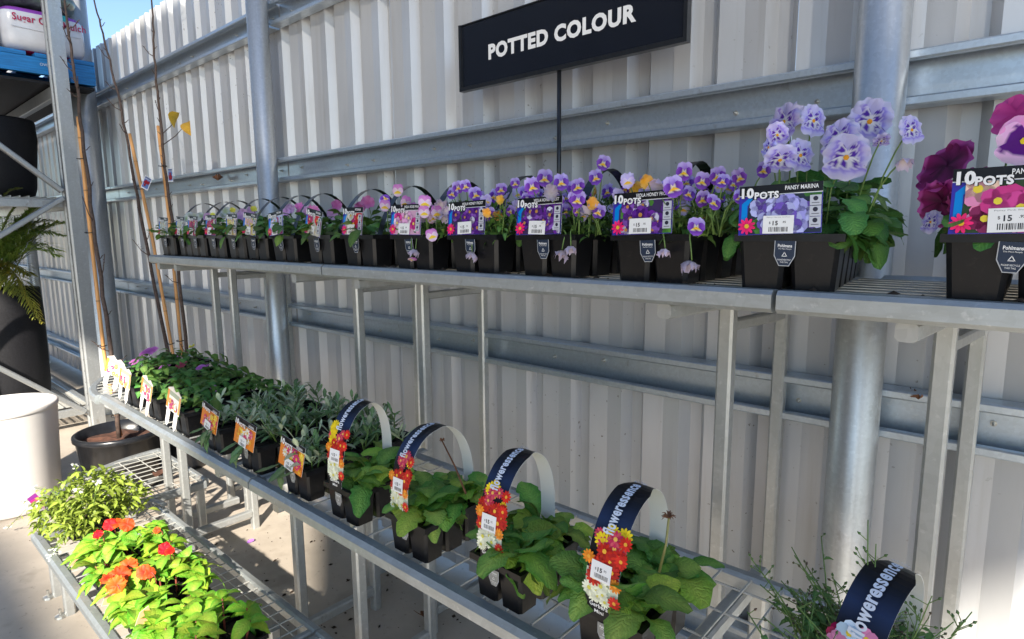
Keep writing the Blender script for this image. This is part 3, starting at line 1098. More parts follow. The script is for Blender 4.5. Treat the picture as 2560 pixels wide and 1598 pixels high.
def tag_mesh(title, pal, w=0.114, h=0.073, ctr=(0.75, 0.5, 0.03), seed=1, bg=(0.03, 0.05, 0.02), fl=16, fr=0.013, orange=False, stitle=''):
    rr = random.Random(seed)
    mb = MB()
    mb.box(-w / 2, w / 2, -0.0003, 0.0005, 0, h, 0, (0.62, 0.62, 0.62))
    hd = h * 0.80
    edge = (0.04, 0.03, 0.35) if not orange else (0.75, 0.22, 0.02)
    pquad(mb, -w / 2, w / 2, 0, hd, edge, FlatMap(0))
    pquad(mb, -w / 2, w / 2, hd, h, (0.012, 0.012, 0.014), FlatMap(0))
    pquad(mb, -w / 2, w / 2, hd - 0.0006, hd + 0.0006, (0.75, 0.75, 0.75), FlatMap(1))
    if not orange:
        pg = [(-w / 2 + 0.003, 0.01), (-w / 2 + 0.012, 0.008), (-w / 2 + 0.012, hd * 0.75), (-w / 2 + 0.022, hd * 0.88), (-w / 2 + 0.016, hd * 0.97), (-w / 2 + 0.004, hd * 0.8)]
        mb.add([FlatMap(1)(*q) for q in pg], [tuple(range(6))], 0, (0.0, 0.22, 0.65))
    bx = (-w / 2 + (0.010 if not orange else 0.002), w / 2 - 0.001, 0.001, hd - 0.001)
    bp = [(bx[0], bx[2]), (bx[1], bx[2]), (bx[1], bx[3]), (bx[0] + 0.012, bx[3]), (bx[0] + 0.004, bx[3] * 0.8)]
    if not orange:
        mb.add([FlatMap(2)(*q) for q in bp], [tuple(range(5))], 0, bg)
    for i in range(10):
        pg = clip(disc(rr.uniform(bx[0], bx[1]), rr.uniform(bx[2], bx[3]), rr.uniform(0.004, 0.010), 6), bx[0] + 0.006, bx[1], bx[2], bx[3])
        if pg and not orange:
            mb.add([FlatMap(2.4)(*q) for q in pg], [tuple(range(len(pg)))], 0, lerp((0.03, 0.12, 0.02), (0.10, 0.28, 0.05), rr.random()))
    for i in range(fl):
        c = rr.choice(pal)
        pflower(mb, rr.uniform(bx[0] + 0.012, bx[1] - 0.004), rr.uniform(0.006, bx[3] - 0.006), fr * rr.uniform(0.75, 1.15), c, FlatMap(3 + i * 0.9), (bx[0] + 0.004, bx[1], bx[2], bx[3]), 5 if not orange else 9, rr, ctr)
    L = 3 + fl * 0.9 + 2
    if not orange:
        for k in range(3):
            z0 = 0.008 + k * 0.0155
            pquad(mb, w / 2 - 0.016, w / 2 - 0.001, z0, z0 + 0.0145, (0.50, 0.52, 0.58), FlatMap(L))
            mb.add([FlatMap(L + 1)(*q) for q in disc(w / 2 - 0.0085, z0 + 0.0095, 0.0034, 10)], [tuple(range(10))], 0, (0.03, 0.03, 0.05))
            pquad(mb, w / 2 - 0.0135, w / 2 - 0.0035, z0 + 0.0028, z0 + 0.0040, (0.15, 0.15, 0.18), FlatMap(L + 1))
        pflower(mb, -w / 2 + 0.0125, 0.013, 0.0125, [(0.80, 0.02, 0.16)], FlatMap(L), (-w / 2 - 0.002, w / 2, 0.0, h), 10, rr, (0.75, 0.45, 0.03))
    f1, f2 = FlatMap(L + 2), FlatMap(L + 3)
    z1 = hd - h * 0.03
    for nm, x, zz, hh, b in (('10', -w / 2 + 0.004, z1 - 0.002, h * 0.21, 0.05), ('POTS', -w / 2 + 0.0225, z1 - 0.004, h * 0.145, 0.045)):
        put_text(mb, nm, x + 0.0005, zz - 0.0005, h=hh * 1.04, col=(0.01, 0.01, 0.012), mp=f1, bold=b + 0.03)
        put_text(mb, nm, x, zz, h=hh, col=(0.80, 0.80, 0.80), mp=f2, bold=b)
    put_text(mb, title, w / 2 - 0.005 - 0.0037 * len(title), hd + h * 0.065, w=0.0037 * len(title), h=h * 0.085, col=(0.80, 0.80, 0.80), mp=f2, bold=0.015)
    sticker(mb, -w / 2 + w * 0.31, 0.001, w * 0.37, h * 0.36, L + 4, stitle, rr.uniform(-0.06, 0.03))
    return mb.mesh('plant_tag', ['print'])


S, PH = 0.0715, 0.083
POT_U = pot_mesh(S, PH)
RIM_U = rim_mesh(2, 5, S, PH)
SOIL_U = soil_mesh(2, 5, S, PH)
CLIP_U = clip_mesh(0.027, 0.036)
SM, PHM = 0.052, 0.073
POT_M = pot_mesh(SM, PHM)


def handle_mesh():
    mb = MB()
    rr = []
    for x in (0,):
        pts = [(x, 0.05 + 0.25 * k / 14, PH - 0.006 + 0.142 * math.sin(PI * k / 14) ** 0.7) for k in range(15)]
        mb.strip(pts, 0.022)
        mb.strip([(p[0], p[1], p[2] - 0.0015) for p in pts], 0.022)
    return mb.mesh('carry_handle', ['glossy_black'])


HAND = handle_mesh()


def tray10(x, p, rot, label, group, tagme, handle=True, tagx=0.0, tagrot=0.0, lean=0.10):
    t = thing('seedling_tray', label, 'plant tray', (x, p, 1.1875), rot, group)
    for i in range(2):
        for j in range(5):
            obj('pot', POT_U, t, Matrix.Translation(((i - 0.5) * S, (j + 0.5) * S, 0.001)))
    obj('rim', RIM_U, t)
    obj('soil', SOIL_U, t)
    obj('pot_label', CLIP_U, t, Matrix.Translation((-0.002, -0.0052, PH - 0.009)) @ Matrix.Rotation(0.05, 4, 'X') @ Matrix.Rotation(R.uniform(-0.06, 0.06), 4, 'Y'))
    obj('plant_tag', tagme, t, Matrix.Translation((tagx, -0.006, PH + 0.001)) @ Matrix.Rotation(tagrot, 4, 'Y') @ Matrix.Rotation(-lean, 4, 'X'))
    if handle:
        obj('carry_handle', HAND, t, Matrix.Translation((R.uniform(-0.03, 0.03), 0, 0)))
    return t


WHITE_P = [[(0.62, 0.66, 0.60), (0.55, 0.60, 0.52)]]
MAG_P = [[(0.42, 0.01, 0.12), (0.52, 0.02, 0.18)]]
YEL_P = [[(0.72, 0.60, 0.18), (0.75, 0.66, 0.35)], [(0.72, 0.45, 0.40), (0.65, 0.45, 0.55)]]
LIL_P = [[(0.62, 0.12, 0.30), (0.55, 0.10, 0.35)], [(0.50, 0.55, 0.80), (0.60, 0.64, 0.82)]]
RED_P = [[(0.62, 0.015, 0.02), (0.70, 0.03, 0.03)], [(0.70, 0.66, 0.55), (0.62, 0.60, 0.50)], [(0.50, 0.02, 0.18), (0.42, 0.01, 0.15)]]
ROSE_P = [[(0.72, 0.35, 0.60), (0.80, 0.62, 0.72)], [(0.55, 0.03, 0.25), (0.62, 0.05, 0.30)]]
HON_P = [[(0.09, 0.015, 0.22), (0.14, 0.03, 0.30)], [(0.12, 0.02, 0.26), (0.60, 0.58, 0.75)], [(0.10, 0.02, 0.24), (0.22, 0.08, 0.42)]]
MAR_P = [[(0.28, 0.27, 0.62), (0.36, 0.36, 0.72)], [(0.42, 0.44, 0.76), (0.14, 0.08, 0.42)]]
PNK_P = [[(0.75, 0.22, 0.42), (0.72, 0.30, 0.50)], [(0.16, 0.01, 0.06), (0.22, 0.02, 0.09)], [(0.78, 0.55, 0.42), (0.72, 0.25, 0.45)], [(0.60, 0.06, 0.28), (0.55, 0.04, 0.22)]]


def scatter_leaves(t, kind, n, x0, x1, y0, y1, zb, zh, smin, smax, rr, spill=0.25):
    for i in range(n):
        u, v = rr.uniform(-1, 1), rr.uniform(-1, 1)
        x = (x0 + x1) / 2 + u * (x1 - x0) / 2
        y = (y0 + y1) / 2 + v * (y1 - y0) / 2
        e = max(abs(u), abs(v))
        h = zb + zh * rr.random() * (1 - 0.55 * e * e)
        out = math.atan2(-u + rr.uniform(-0.8, 0.8), v + rr.uniform(-0.8, 0.8))      # yaw so that +Y points outwards
        yaw = out if rr.random() < 0.75 else rr.uniform(0, 6.28)
        pitch = rr.uniform(-0.25, 0.75) * (1 - 0.5 * e) - (spill if e > 0.75 else 0)
        put_leaf(t, kind, (x, y, h), yaw, pitch, rr.uniform(smin, smax), rr.uniform(-0.35, 0.35), rr)


def add_flower(t, key, wpos, n, size, rr, spin=0.0, var=None, stem_from=None, stems=None):
    M = t.matrix_basis.inverted() if False else None
    loc = to_local(t, wpos)
    nn = Matrix.Rotation(-t.rotation_euler.z, 3, 'Z') @ Vector(n)
    me = FM[key][var if var is not None else rr.randrange(len(FM[key]))]
    o = obj('flower', me, t, face_mat(loc, nn, size, spin))
    if stems is not None:
        b = stem_from if stem_from is not None else Vector((loc[0] + rr.uniform(-0.02, 0.02), loc[1] + rr.uniform(0, 0.03), PH))
        l = Vector(loc) - nn.normalized() * size * 0.1
        mid = (b + l) / 2 + Vector((rr.uniform(-0.008, 0.008), rr.uniform(-0.004, 0.008), 0.012))
        pts = [b, (b + mid) / 2 + Vector((0, 0, 0.004)), mid, (mid + l) / 2 + Vector((0, 0, 0.004)), l]
        stems.tube(pts, [0.0016, 0.0014, 0.0013, 0.0012, 0.0011], 5)
    return o


def to_local(t, w):
    v = Vector(w) - Vector(t.location)
    return Matrix.Rotation(-t.rotation_euler.z, 3, 'Z') @ v


def finish_stems(t, stems, mat='green_stem'):
    if stems.v:
        me = stems.mesh('stems', [mat], True)
        o = obj('stems', me, t)
        o['kind'] = 'stuff'


def fine_foliage(t, n, x0, x1, y0, y1, z0, zh, rr, ce=(0.07, 0.16, 0.04), cm=(0.12, 0.24, 0.06), ln=(0.012, 0.03), wr=0.35, prof=lanc, name='foliage'):
    mb = MB()
    for i in range(n):
        u, v = rr.uniform(-1, 1), rr.uniform(-1, 1)
        e = max(abs(u), abs(v))
        x, y = (x0 + x1) / 2 + u * (x1 - x0) / 2, (y0 + y1) / 2 + v * (y1 - y0) / 2
        z = z0 + zh * rr.random() ** 0.8 * (1 - 0.5 * e * e)
        L = rr.uniform(*ln)
        k = rr.uniform(0.65, 1.3)
        M = TRS((x, y, z), rr.uniform(0, 6.28), rr.uniform(-0.5, 1.1), rr.uniform(-0.6, 0.6))
        leaf_geo(mb, L, L * wr, prof, [q * k for q in cm], [q * k for q in ce], rr.uniform(0, 0.5), 0.2, n=3, seed=i, M=M)
    o = obj(name, mb.mesh(name, ['leaf'], True), t)
    o['kind'] = 'stuff'
    return o


TOCAM = lambda w: (Vector((0, 0, H0)) - Vector(w)).normalized()
rr = random.Random(21)
G_UP = 'plant trays along the top bench'
far = [
    (-2.735, 'petunia', WHITE_P, 'leftmost black tray on the top bench, white flower on its small tag', ['white_petunia'], -0.02),
    (-2.575, 'petunia', WHITE_P, 'second black tray from the far end of the top bench, white flowers', ['white_petunia', 'white_petunia'], -0.01),
    (-2.49, 'petunia', MAG_P, 'third black tray from the far end of the top bench, crimson tag', ['pink_petunia', 'yellow_petunia'], 0.02),
    (-2.325, 'petunia', MAG_P, 'fourth black tray from the far end of the top bench, crimson tag', ['white_petunia', 'pink_petunia'], 0),
    (-2.19, 'petunia', YEL_P, 'fifth black tray from the far end, pale yellow tag and lilac flowers', ['pink_petunia', 'yellow_petunia', 'pink_petunia'], 0),
    (-2.035, 'petunia', YEL_P, 'sixth black tray from the far end, pale yellow tag', ['white_petunia', 'hot_pink'], 0),
    (-1.83, 'petunia', LIL_P, 'black tray with a lilac and pink tag beside pale leaves', ['hot_pink', 'pink_petunia', 'hot_pink'], 0),
    (-1.58, 'petunia', RED_P, 'black tray with a tilted red flower tag, further from the camera', ['hot_pink'], 0),
    (-1.40, 'petunia', RED_P, 'black tray with an upright red flower tag, nearer the camera', ['viola'], 0),
]
xs_far = [-2.735, -2.585, -2.437, -2.285, -2.135, -1.985, -1.80, -1.585, -1.395]
for i, (x, kind, pal, lb, fls, dx) in enumerate(far):
    tm = tag_mesh('PETUNIA', pal, w=0.09, h=0.073, seed=30 + i, bg=[(0.30, 0.33, 0.28), (0.30, 0.33, 0.28), (0.25, 0.01, 0.08), (0.25, 0.01, 0.08), (0.55, 0.45, 0.2), (0.55, 0.45, 0.2), (0.4, 0.45, 0.7), (0.5, 0.5, 0.45), (0.5, 0.5, 0.45)][i], fl=14, fr=0.012)
    t = tray10(xs_far[i], 0.945 + rr.uniform(0, 0.014), rr.uniform(-0.05, 0.05), lb, G_UP, tm, True, tagx=-0.02 + rr.uniform(-0.008, 0.008), tagrot=[0.06, 0.06, 0.07, 0.03, 0.05, 0.10, -0.10, 0.17, 0.02][i])
    scatter_leaves(t, 'petunia', 85, -0.085, 0.085, -0.01, 0.34, PH - 0.004, 0.075, 0.036, 0.060, rr, 0.15)
    st = MB()
    for f in fls + fls:
        w = Vector((xs_far[i] + rr.uniform(-0.05, 0.07), 0.96 + rr.uniform(0.02, 0.22), 1.1875 + PH + rr.uniform(0.065, 0.095)))
        add_flower(t, f, w, TOCAM(w) + Vector((rr.uniform(-0.4, 0.4), 0, rr.uniform(0, 0.8))), rr.uniform(0.015, 0.022) * (0.6 if 'yellow' in f else 1), rr, rr.uniform(0, 6), stems=st)
    finish_stems(t, st)

# violas
vio = [(-1.165, 'VIOLA ROSE PINK', ROSE_P, 'viola tray with pink and cream flowers and a rose pink tag', 'viola_rose', (0.6, 0.35, 0.5)),
       (-0.955, 'VIOLA HONEY FROST', HON_P, 'viola tray with purple tag and amber drooping blooms, furthest of the three', 'viola', (0.05, 0.03, 0.10)),
       (-0.752, 'VIOLA HONEY FROST', HON_P, 'viola tray in front of the sign pole, pale bloom hanging over its purple tag', 'viola', (0.05, 0.03, 0.10)),
       (-0.523, 'VIOLA HONEY FROST', HON_P, 'viola tray beside the blue pansies, dark eyed bloom over the tag corner', 'viola', (0.05, 0.03, 0.10))]
VT = []
for i, (x, title, pal, lb, key, bg) in enumerate(vio):
    tm = tag_mesh(title, pal, seed=60 + i, bg=bg, fl=15, fr=0.013, ctr=(0.45, 0.22, 0.06) if i else (0.8, 0.6, 0.1))
    t = tray10(x, 0.946, [0.0, 0.01, -0.01, 0.02][i], lb, G_UP, tm, True, tagx=-0.014, tagrot=[0.01, -0.02, -0.02, -0.03][i])
    VT.append(t)
    scatter_leaves(t, 'pansy', 46, -0.07, 0.07, 0.01, 0.34, PH - 0.004, 0.035, 0.022, 0.036, rr, 0.3)
    fine_foliage(t, 1050, -0.084, 0.10, 0.004, 0.36, PH - 0.012, 0.092, rr, ce=(0.065, 0.16, 0.035), cm=(0.12, 0.25, 0.05), ln=(0.012, 0.030), wr=0.42)
    st = MB()
    for q in range(56 if i else 26):
        w = Vector((x + rr.uniform(-0.085, 0.11), 0.95 + abs(rr.gauss(0, 0.13)), 1.1875 + PH + rr.uniform(0.035, 0.092 if i else 0.08)))
        k2 = key
        z = rr.random()
        if i and z < 0.30:
            k2 = 'viola_pale'
        elif i and z < 0.36:
            k2 = 'amber'
        elif z < 0.43:
            k2 = 'wilted'
        n = TOCAM(w) * rr.uniform(0.3, 1.2) + Vector((rr.uniform(-0.9, 0.9), rr.uniform(-0.3, 0.3), rr.uniform(-0.45, 0.55)))
        add_flower(t, k2, w, n, rr.uniform(0.0105, 0.0178), rr, rr.uniform(-0.5, 0.5), stems=st)
    # blooms that hang over the pots
    for q in range([2, 1, 2, 2][i]):
        w = Vector((x + rr.uniform(0.0, 0.11), 0.935 + rr.uniform(-0.008, 0.004), 1.1875 + rr.uniform(0.015, PH)))
        add_flower(t, 'wilted' if q % 2 else ('viola_rose' if i == 0 else 'wilted'), w, (rr.uniform(-0.3, 0.3), -0.35, -1), rr.uniform(0.011, 0.016), rr, rr.uniform(0, 6), stems=st, stem_from=Vector((to_local(t, w)[0] - 0.012, 0.006, PH + 0.008)))
    # bare thin stems
    for q in range(26):
        b = Vector((rr.uniform(-0.07, 0.07), rr.uniform(0.01, 0.3), PH))
        e = b + Vector((rr.uniform(-0.04, 0.05), rr.uniform(-0.03, 0.02), rr.uniform(0.03, 0.09)))
        st.tube([b, (b + e) / 2 + Vector((0, 0, 0.008)), e], [0.0012, 0.0011, 0.0008], 4)
    finish_stems(t, st)

VS = {}
# individual blooms that the photograph shows clearly: (tray, kind, px, py, depth, radius px)
for ti, key, px, py, p, rp in [(0, 'viola_rose', 995, 478, 0.97, 17), (0, 'viola_rose', 962, 516, 0.95, 16), (0, 'viola_rose', 1062, 508, 0.95, 20), (0, 'viola_rose', 1060, 532, 0.94, 17), (0, 'viola_rose', 1080, 590, 0.935, 18),
                               (1, 'viola', 1131, 486, 0.95, 17), (1, 'viola', 1145, 470, 0.96, 17), (1, 'viola', 1164, 467, 0.96, 17), (1, 'viola', 1253, 476, 0.95, 18), (1, 'amber', 1218, 533, 0.935, 13), (1, 'amber', 1253, 502, 0.94, 13),
                               (2, 'viola', 1330, 468, 0.95, 24), (2, 'viola', 1362, 448, 0.96, 24), (2, 'viola', 1403, 458, 0.95, 23), (2, 'viola', 1445, 502, 0.95, 24), (2, 'wilted', 1378, 490, 0.93, 22), (2, 'viola', 1490, 446, 0.97, 22), (2, 'viola', 1508, 410, 0.99, 21), (2, 'viola', 1288, 460, 0.97, 15),
                               (3, 'viola', 1683, 470, 0.935, 30), (3, 'viola', 1711, 432, 0.96, 26), (3, 'viola', 1755, 455, 0.97, 24), (3, 'viola', 1795, 443, 0.97, 26), (3, 'viola', 1807, 455, 0.96, 20), (3, 'viola', 1850, 445, 0.97, 24), (3, 'viola', 1850, 495, 0.95, 20), (3, 'viola', 1740, 570, 0.925, 26), (3, 'viola_pale', 1570, 455, 0.95, 22), (3, 'viola', 1910, 427, 1.0, 22)]:
    w = A(px, py, p)
    dist = (w - Vector((0, 0, H0))).dot(fwd)
    if ti not in VS:
        VS[ti] = MB()
    lw = to_local(VT[ti], w)
    add_flower(VT[ti], key, w, TOCAM(w) + Vector((rr.uniform(-0.5, 0.5), 0, rr.uniform(-0.15, 0.35))), rp * dist / FPX, rr, rr.uniform(-0.3, 0.3), stems=VS[ti], stem_from=Vector((lw.x * 0.75, max(0.02, lw.y + 0.015), PH - 0.003)))

for ti in VS:
    finish_stems(VT[ti], VS[ti])

# pansy marina
tm = tag_mesh('PANSY MARINA', MAR_P, seed=71, bg=(0.02, 0.03, 0.05), fl=17, fr=0.014, ctr=(0.08, 0.04, 0.25), stitle='Pansy Marina 10 Pots')
t = tray10(-0.297, 0.946, 0.13, 'pansy tray with large lavender blue flowers in front of the pipe column', G_UP, tm, False, tagx=-0.012, tagrot=-0.035)
scatter_leaves(t, 'pansy', 245, -0.075, 0.095, 0.03, 0.36, PH - 0.006, 0.105, 0.036, 0.060, rr, 0.45)
for k in range(9):
    put_leaf(t, 'pansy', (0.07 + rr.uniform(-0.01, 0.012), rr.uniform(0.0, 0.10), PH + rr.uniform(-0.005, 0.02)), rr.uniform(-2.2, -1.1), rr.uniform(-1.1, -0.4), rr.uniform(0.045, 0.06), 0, rr)
st = MB()
for key, px, py, p, rp, nx, nz, v in [('marina', 2116, 392, 0.985, 52, 0.0, 0.05, 0), ('marina', 2100, 345, 1.02, 45, -0.5, 0.4, 1), ('marina', 2174, 302, 1.06, 49, 0.1, 0.0, 1), ('marina', 1965, 305, 1.03, 45, -0.7, 0.3, 2), ('marina', 2030, 302, 1.05, 36, 1.2, 0.2, 1),
                                      ('marina', 1950, 395, 1.0, 38, 0.2, -1.0, 0), ('marina', 1998, 388, 1.02, 36, 0.9, 0.1, 2), ('marina', 1925, 368, 1.03, 26, -1.0, 0.2, 1), ('marina', 2275, 325, 1.02, 33, 1.2, 0.3, 1), ('wilted', 2258, 402, 0.99, 20, 0.3, -1.2, 0), ('marina', 2203, 350, 1.03, 20, 0.5, -1.5, 2), ('marina', 1945, 335, 1.02, 28, -0.4, -0.3, 0)]:
    w = A(px, py, p)
    dist = (w - Vector((0, 0, H0))).dot(fwd)
    n = TOCAM(w) + Vector((nx, 0, nz))
    add_flower(t, key, w, n, rp * 1.13 * dist / FPX, rr, rr.uniform(-0.35, 0.35), v, stems=st, stem_from=Vector((to_local(t, w)[0] * 0.7 - 0.005, max(0.04, to_local(t, w)[1] + 0.03), PH)))
finish_stems(t, st)

# pansy pink shades, cut by the frame
tm = tag_mesh('PANSY PINK SHADES', PNK_P, w=0.125, h=0.080, seed=84, bg=(0.03, 0.06, 0.02), fl=13, fr=0.018, ctr=(0.75, 0.6, 0.05), stitle='Pansy Pink Shades')
t = tray10(-0.036, 0.946, 0.02, 'pansy tray with burgundy and pink flowers at the right edge', G_UP, tm, False, tagx=-0.005, tagrot=-0.01)
scatter_leaves(t, 'pansy', 80, -0.075, 0.08, 0.02, 0.36, PH - 0.004, 0.05, 0.035, 0.055, rr, 0.45)
st = MB()
for key, px, py, p, rp, nx, nz, v in [('burgundy', 2372, 425, 0.985, 70, -0.9, 0.75, 0), ('burgundy', 2360, 505, 0.97, 58, -0.7, -0.5, 1), ('burgundy', 2440, 450, 0.985, 44, 0.3, 1.8, 2), ('magenta_pansy', 2540, 290, 1.0, 56, -0.3, 0.5, 0), ('pink_face', 2560, 350, 0.975, 62, 0.1, 0.0, 0), ('magenta_pansy', 2405, 500, 0.965, 36, 0.2, -0.4, 1),
                                      ('marina', 2330, 555, 0.97, 30, -0.8, 0.2, 1), ('marina', 2345, 500, 1.02, 26, -0.5, 0.1, 2), ('marina', 2345, 525, 0.99, 26, 0.2, -0.6, 0)]:
    w = A(px, py, p)
    dist = (w - Vector((0, 0, H0))).dot(fwd)
    add_flower(t, key, w, TOCAM(w) + Vector((nx, 0, nz)), rp * dist / FPX, rr, rr.uniform(-0.4, 0.4), v, stems=st, stem_from=Vector((max(-0.07, to_local(t, w)[0]), max(0.03, to_local(t, w)[1] + 0.02), PH)))
finish_stems(t, st)

# ------------------------------------------------------------------ middle tier plants
RIMS = {}


def tray_small(x, p, rot, nx, ny, label, group, s=SM, h=PHM, z=0.687, clipl=True):
    t = thing('seedling_tray', label, 'plant tray', (x, p, z), rot, group)
    if (nx, ny, s) not in RIMS:
        RIMS[(nx, ny, s)] = (rim_mesh(nx, ny, s, h), soil_mesh(nx, ny, s, h), clip_mesh(0.02, 0.026, True, True), pot_mesh(s, h))
    rm, sm, cm, pme = RIMS[(nx, ny, s)]
    for i in range(nx):
        for j in range(ny):
            obj('pot', pme, t, Matrix.Translation(((i - (nx - 1) / 2) * s, (j + 0.5) * s, 0.001)))
    obj('rim', rm, t)
    obj('soil', sm, t)
    if clipl:
        obj('pot_label', cm, t, Matrix.Translation((0.0, -0.0052, h - 0.009)))
    return t


# gerberas with arched tags
class ArchMap:
    def __init__(s, pts, lay):
        s.pts, s.lay = pts, lay
        s.d = [0]
        for a, b in zip(pts[:-1], pts[1:]):
            s.d.append(s.d[-1] + (b - a).length)
        s.L = s.d[-1]

    def at(s, u):
        u = max(0, min(s.L * 0.9999, u))
        for i in range(len(s.pts) - 1):
            if u <= s.d[i + 1]:
                break
        k = (u - s.d[i]) / (s.d[i + 1] - s.d[i])
        tn = (s.pts[i + 1] - s.pts[i]).normalized()
        # smoothed normal
        nn = Vector((0, -tn.z, tn.y))
        return s.pts[i].lerp(s.pts[i + 1], k), nn

    def __call__(s, x, u):
        p, n = s.at(u)
        q = p + n * (0.0003 + 0.00022 * s.lay)
        return (x, q.y, q.z)

    @property
    def up(s):
        m = ArchMap(s.pts, s.lay + 0.6)
        return m


def arch_mesh(seed, kind='gerbera', height=0.165, depth=0.16, w=0.049):
    rr = random.Random(seed)
    mb = MB()
    N = 28
    pts = []
    # the strip rises from the front of the tray, arches over and comes down at the back
    for k in range(N + 1):
        a = PI * k / N
        y = depth / 2 - depth / 2 * math.cos(a)
        z = height * (math.sin(a) ** 0.62)
        pts.append(Vector((0, y, z)))
    am = ArchMap(pts, 0)
    Lh = am.L

    def width(f):                       # width along the strip, f in 0..1
        if f < 0.06:
            return w * 0.80
        if f < 0.48:
            return w
        if f < 0.54:
            return w * (1 - (f - 0.48) / 0.06 * 0.38)
        return w * 0.62
    n = 44
    dark, blue = (0.010, 0.010, 0.012), (0.016, 0.032, 0.085)
    vs, cs, fs = [], [], []
    for i in range(n + 1):
        f = i / n
        hw = width(f) / 2
        for lay, inner in ((0, False), (-2.2, True)):
            m2 = ArchMap(pts, lay)
            for sx in (-1, 1):
                vs.append(m2(sx * hw, f * Lh))
    for i in range(n):
        f = (i + 0.5) / n
        b, d = 4 * i, 4 * i + 4
        ca, cb = (lerp(dark, blue, 1 - abs(q / n - 0.34) / 0.08) for q in (i, i + 1))
        mb.add([vs[b], vs[b + 1], vs[d + 1], vs[d]], [(0, 1, 2, 3)], 0, [ca, ca, cb, cb] if f < 0.56 else (0.72, 0.72, 0.71))
        mb.add([vs[b + 2], vs[d + 2], vs[d + 3], vs[b + 3]], [(0, 1, 2, 3)], 0, (0.74, 0.74, 0.72))
        mb.add([vs[b + 1], vs[b + 3], vs[d + 3], vs[d + 1]], [(0, 1, 2, 3)], 0, (0.7, 0.7, 0.7))
        mb.add([vs[b], vs[d], vs[d + 2], vs[b + 2]], [(0, 1, 2, 3)], 0, (0.7, 0.7, 0.7))
    # printed flowers, cut out past the edges of the strip
    big = (-1, 1, -1, 1)
    if kind == 'gerbera':
        put_text(mb, 'Gerbera', -0.016, 0.016, w=0.028, h=0.0062, mp=ArchMap(pts, 1), bold=0.02)
        put_text(mb, 'Mini', -0.008, 0.008, w=0.014, h=0.005, mp=ArchMap(pts, 1), bold=0.02)
        u0, u1 = 0.030, 0.128
        pquadA(mb, pts, -w * 0.5, w * 0.5, u0, u0 + 0.04, (0.62, 0.68, 0.52), 0.7)
        for q in range(40):
            f = rr.random()
            u = u0 + (u1 - u0) * f
            if f < 0.30:
                c, cc = [(0.78, 0.80, 0.62)], (0.65, 0.6, 0.1)
                x = rr.uniform(-0.018, 0.008)
            elif f < 0.72:
                c, cc = [(0.58, 0.03, 0.015), (0.48, 0.02, 0.02)], (0.85, 0.45, 0.05)
                x = rr.uniform(-0.021, 0.024)
            else:
                c, cc = ([(0.85, 0.62, 0.02)], (0.8, 0.55, 0.02)) if rr.random() < 0.4 else ([(0.55, 0.03, 0.10), (0.65, 0.10, 0.12)], (0.85, 0.5, 0.1))
                x = rr.uniform(-0.021, 0.022)
            pflower(mb, x, u, rr.uniform(0.008, 0.0125), c, ArchMap(pts, 1 + q * 0.35), big, 12, rr, cc)
        for x, u in ((0.022, 0.036), (0.021, 0.060), (0.024, 0.095), (-0.022, 0.085), (0.025, 0.118)):
            pflower(mb, x, u, 0.0095, [(0.80, 0.25, 0.02)] if u < 0.09 and u > 0.05 else [(0.66, 0.03, 0.02)], ArchMap(pts, 16), big, 11, rr, (0.85, 0.4, 0.05))
        for x, u, hs in ((-0.020, 0.064, 0.0),):
            f1 = ArchMap(pts, 18)
            pquadA(mb, pts, -0.016, 0.014, 0.058, 0.084, (0.80, 0.80, 0.80), 18)
            f2 = ArchMap(pts, 19)
            put_text(mb, '$', -0.010, 0.0715, h=0.0036, col=(0.03, 0.03, 0.03), mp=f2)
            put_text(mb, '15', -0.0062, 0.0700, h=0.0062, col=(0.03, 0.03, 0.03), mp=f2, bold=0.03)
            put_text(mb, '.95', 0.0022, 0.0728, h=0.003, col=(0.03, 0.03, 0.03), mp=f2)
            x = -0.010
            while x < 0.010:
                bw = rr.uniform(0.0003, 0.001)
                pquadA(mb, pts, x, x + bw, 0.0615, 0.0675, (0.05, 0.05, 0.05), 19)
                x += bw + rr.uniform(0.0003, 0.001)
        ts, te = 0.122, 0.205
    else:
        u0, u1 = 0.020, 0.10
        pquadA(mb, pts, -w * 0.5, w * 0.5, u0, u0 + 0.05, (0.45, 0.05, 0.12), 0.7)
        for q in range(26):
            f = rr.random()
            c = rr.choice([[(0.55, 0.02, 0.22), (0.62, 0.04, 0.30)], [(0.20, 0.0, 0.05), (0.42, 0.03, 0.10)], [(0.50, 0.66, 0.80), (0.60, 0.72, 0.85)], [(0.72, 0.25, 0.45)]])
            pflower(mb, rr.uniform(-0.024, 0.026), u0 + (u1 - u0) * f, rr.uniform(0.010, 0.015), c, ArchMap(pts, 1 + q * 0.35), big, 5, rr, (0.8, 0.6, 0.05))
        ts, te = 0.095, 0.195
    # lettering runs up the strip
    tm = ArchMap(pts, 22)
    vsx, fsx, tw, th = text_geo('floweressence', 0.03)
    sc_, hh = (te - ts) / tw, 0.017 / th
    P = [tm(0.0065 - b * hh, ts + a * sc_) for a, b in vsx]
    mb.add(P, fsx, 0, (0.66, 0.70, 0.78))
    for k in range(5):                  # small burst mark after the word
        a = -1.1 + k * 0.55
        x, u = 0.008 * math.sin(a), te + 0.004 + 0.008 * math.cos(a)
        pg = disc(x, u, 0.0034, 6, 0.35, PI / 2 - a)
        mb.add([tm(*q) for q in pg], [tuple(range(6))], 0, (0.6, 0.62, 0.68))
    return mb.mesh('arched_tag', ['print'])


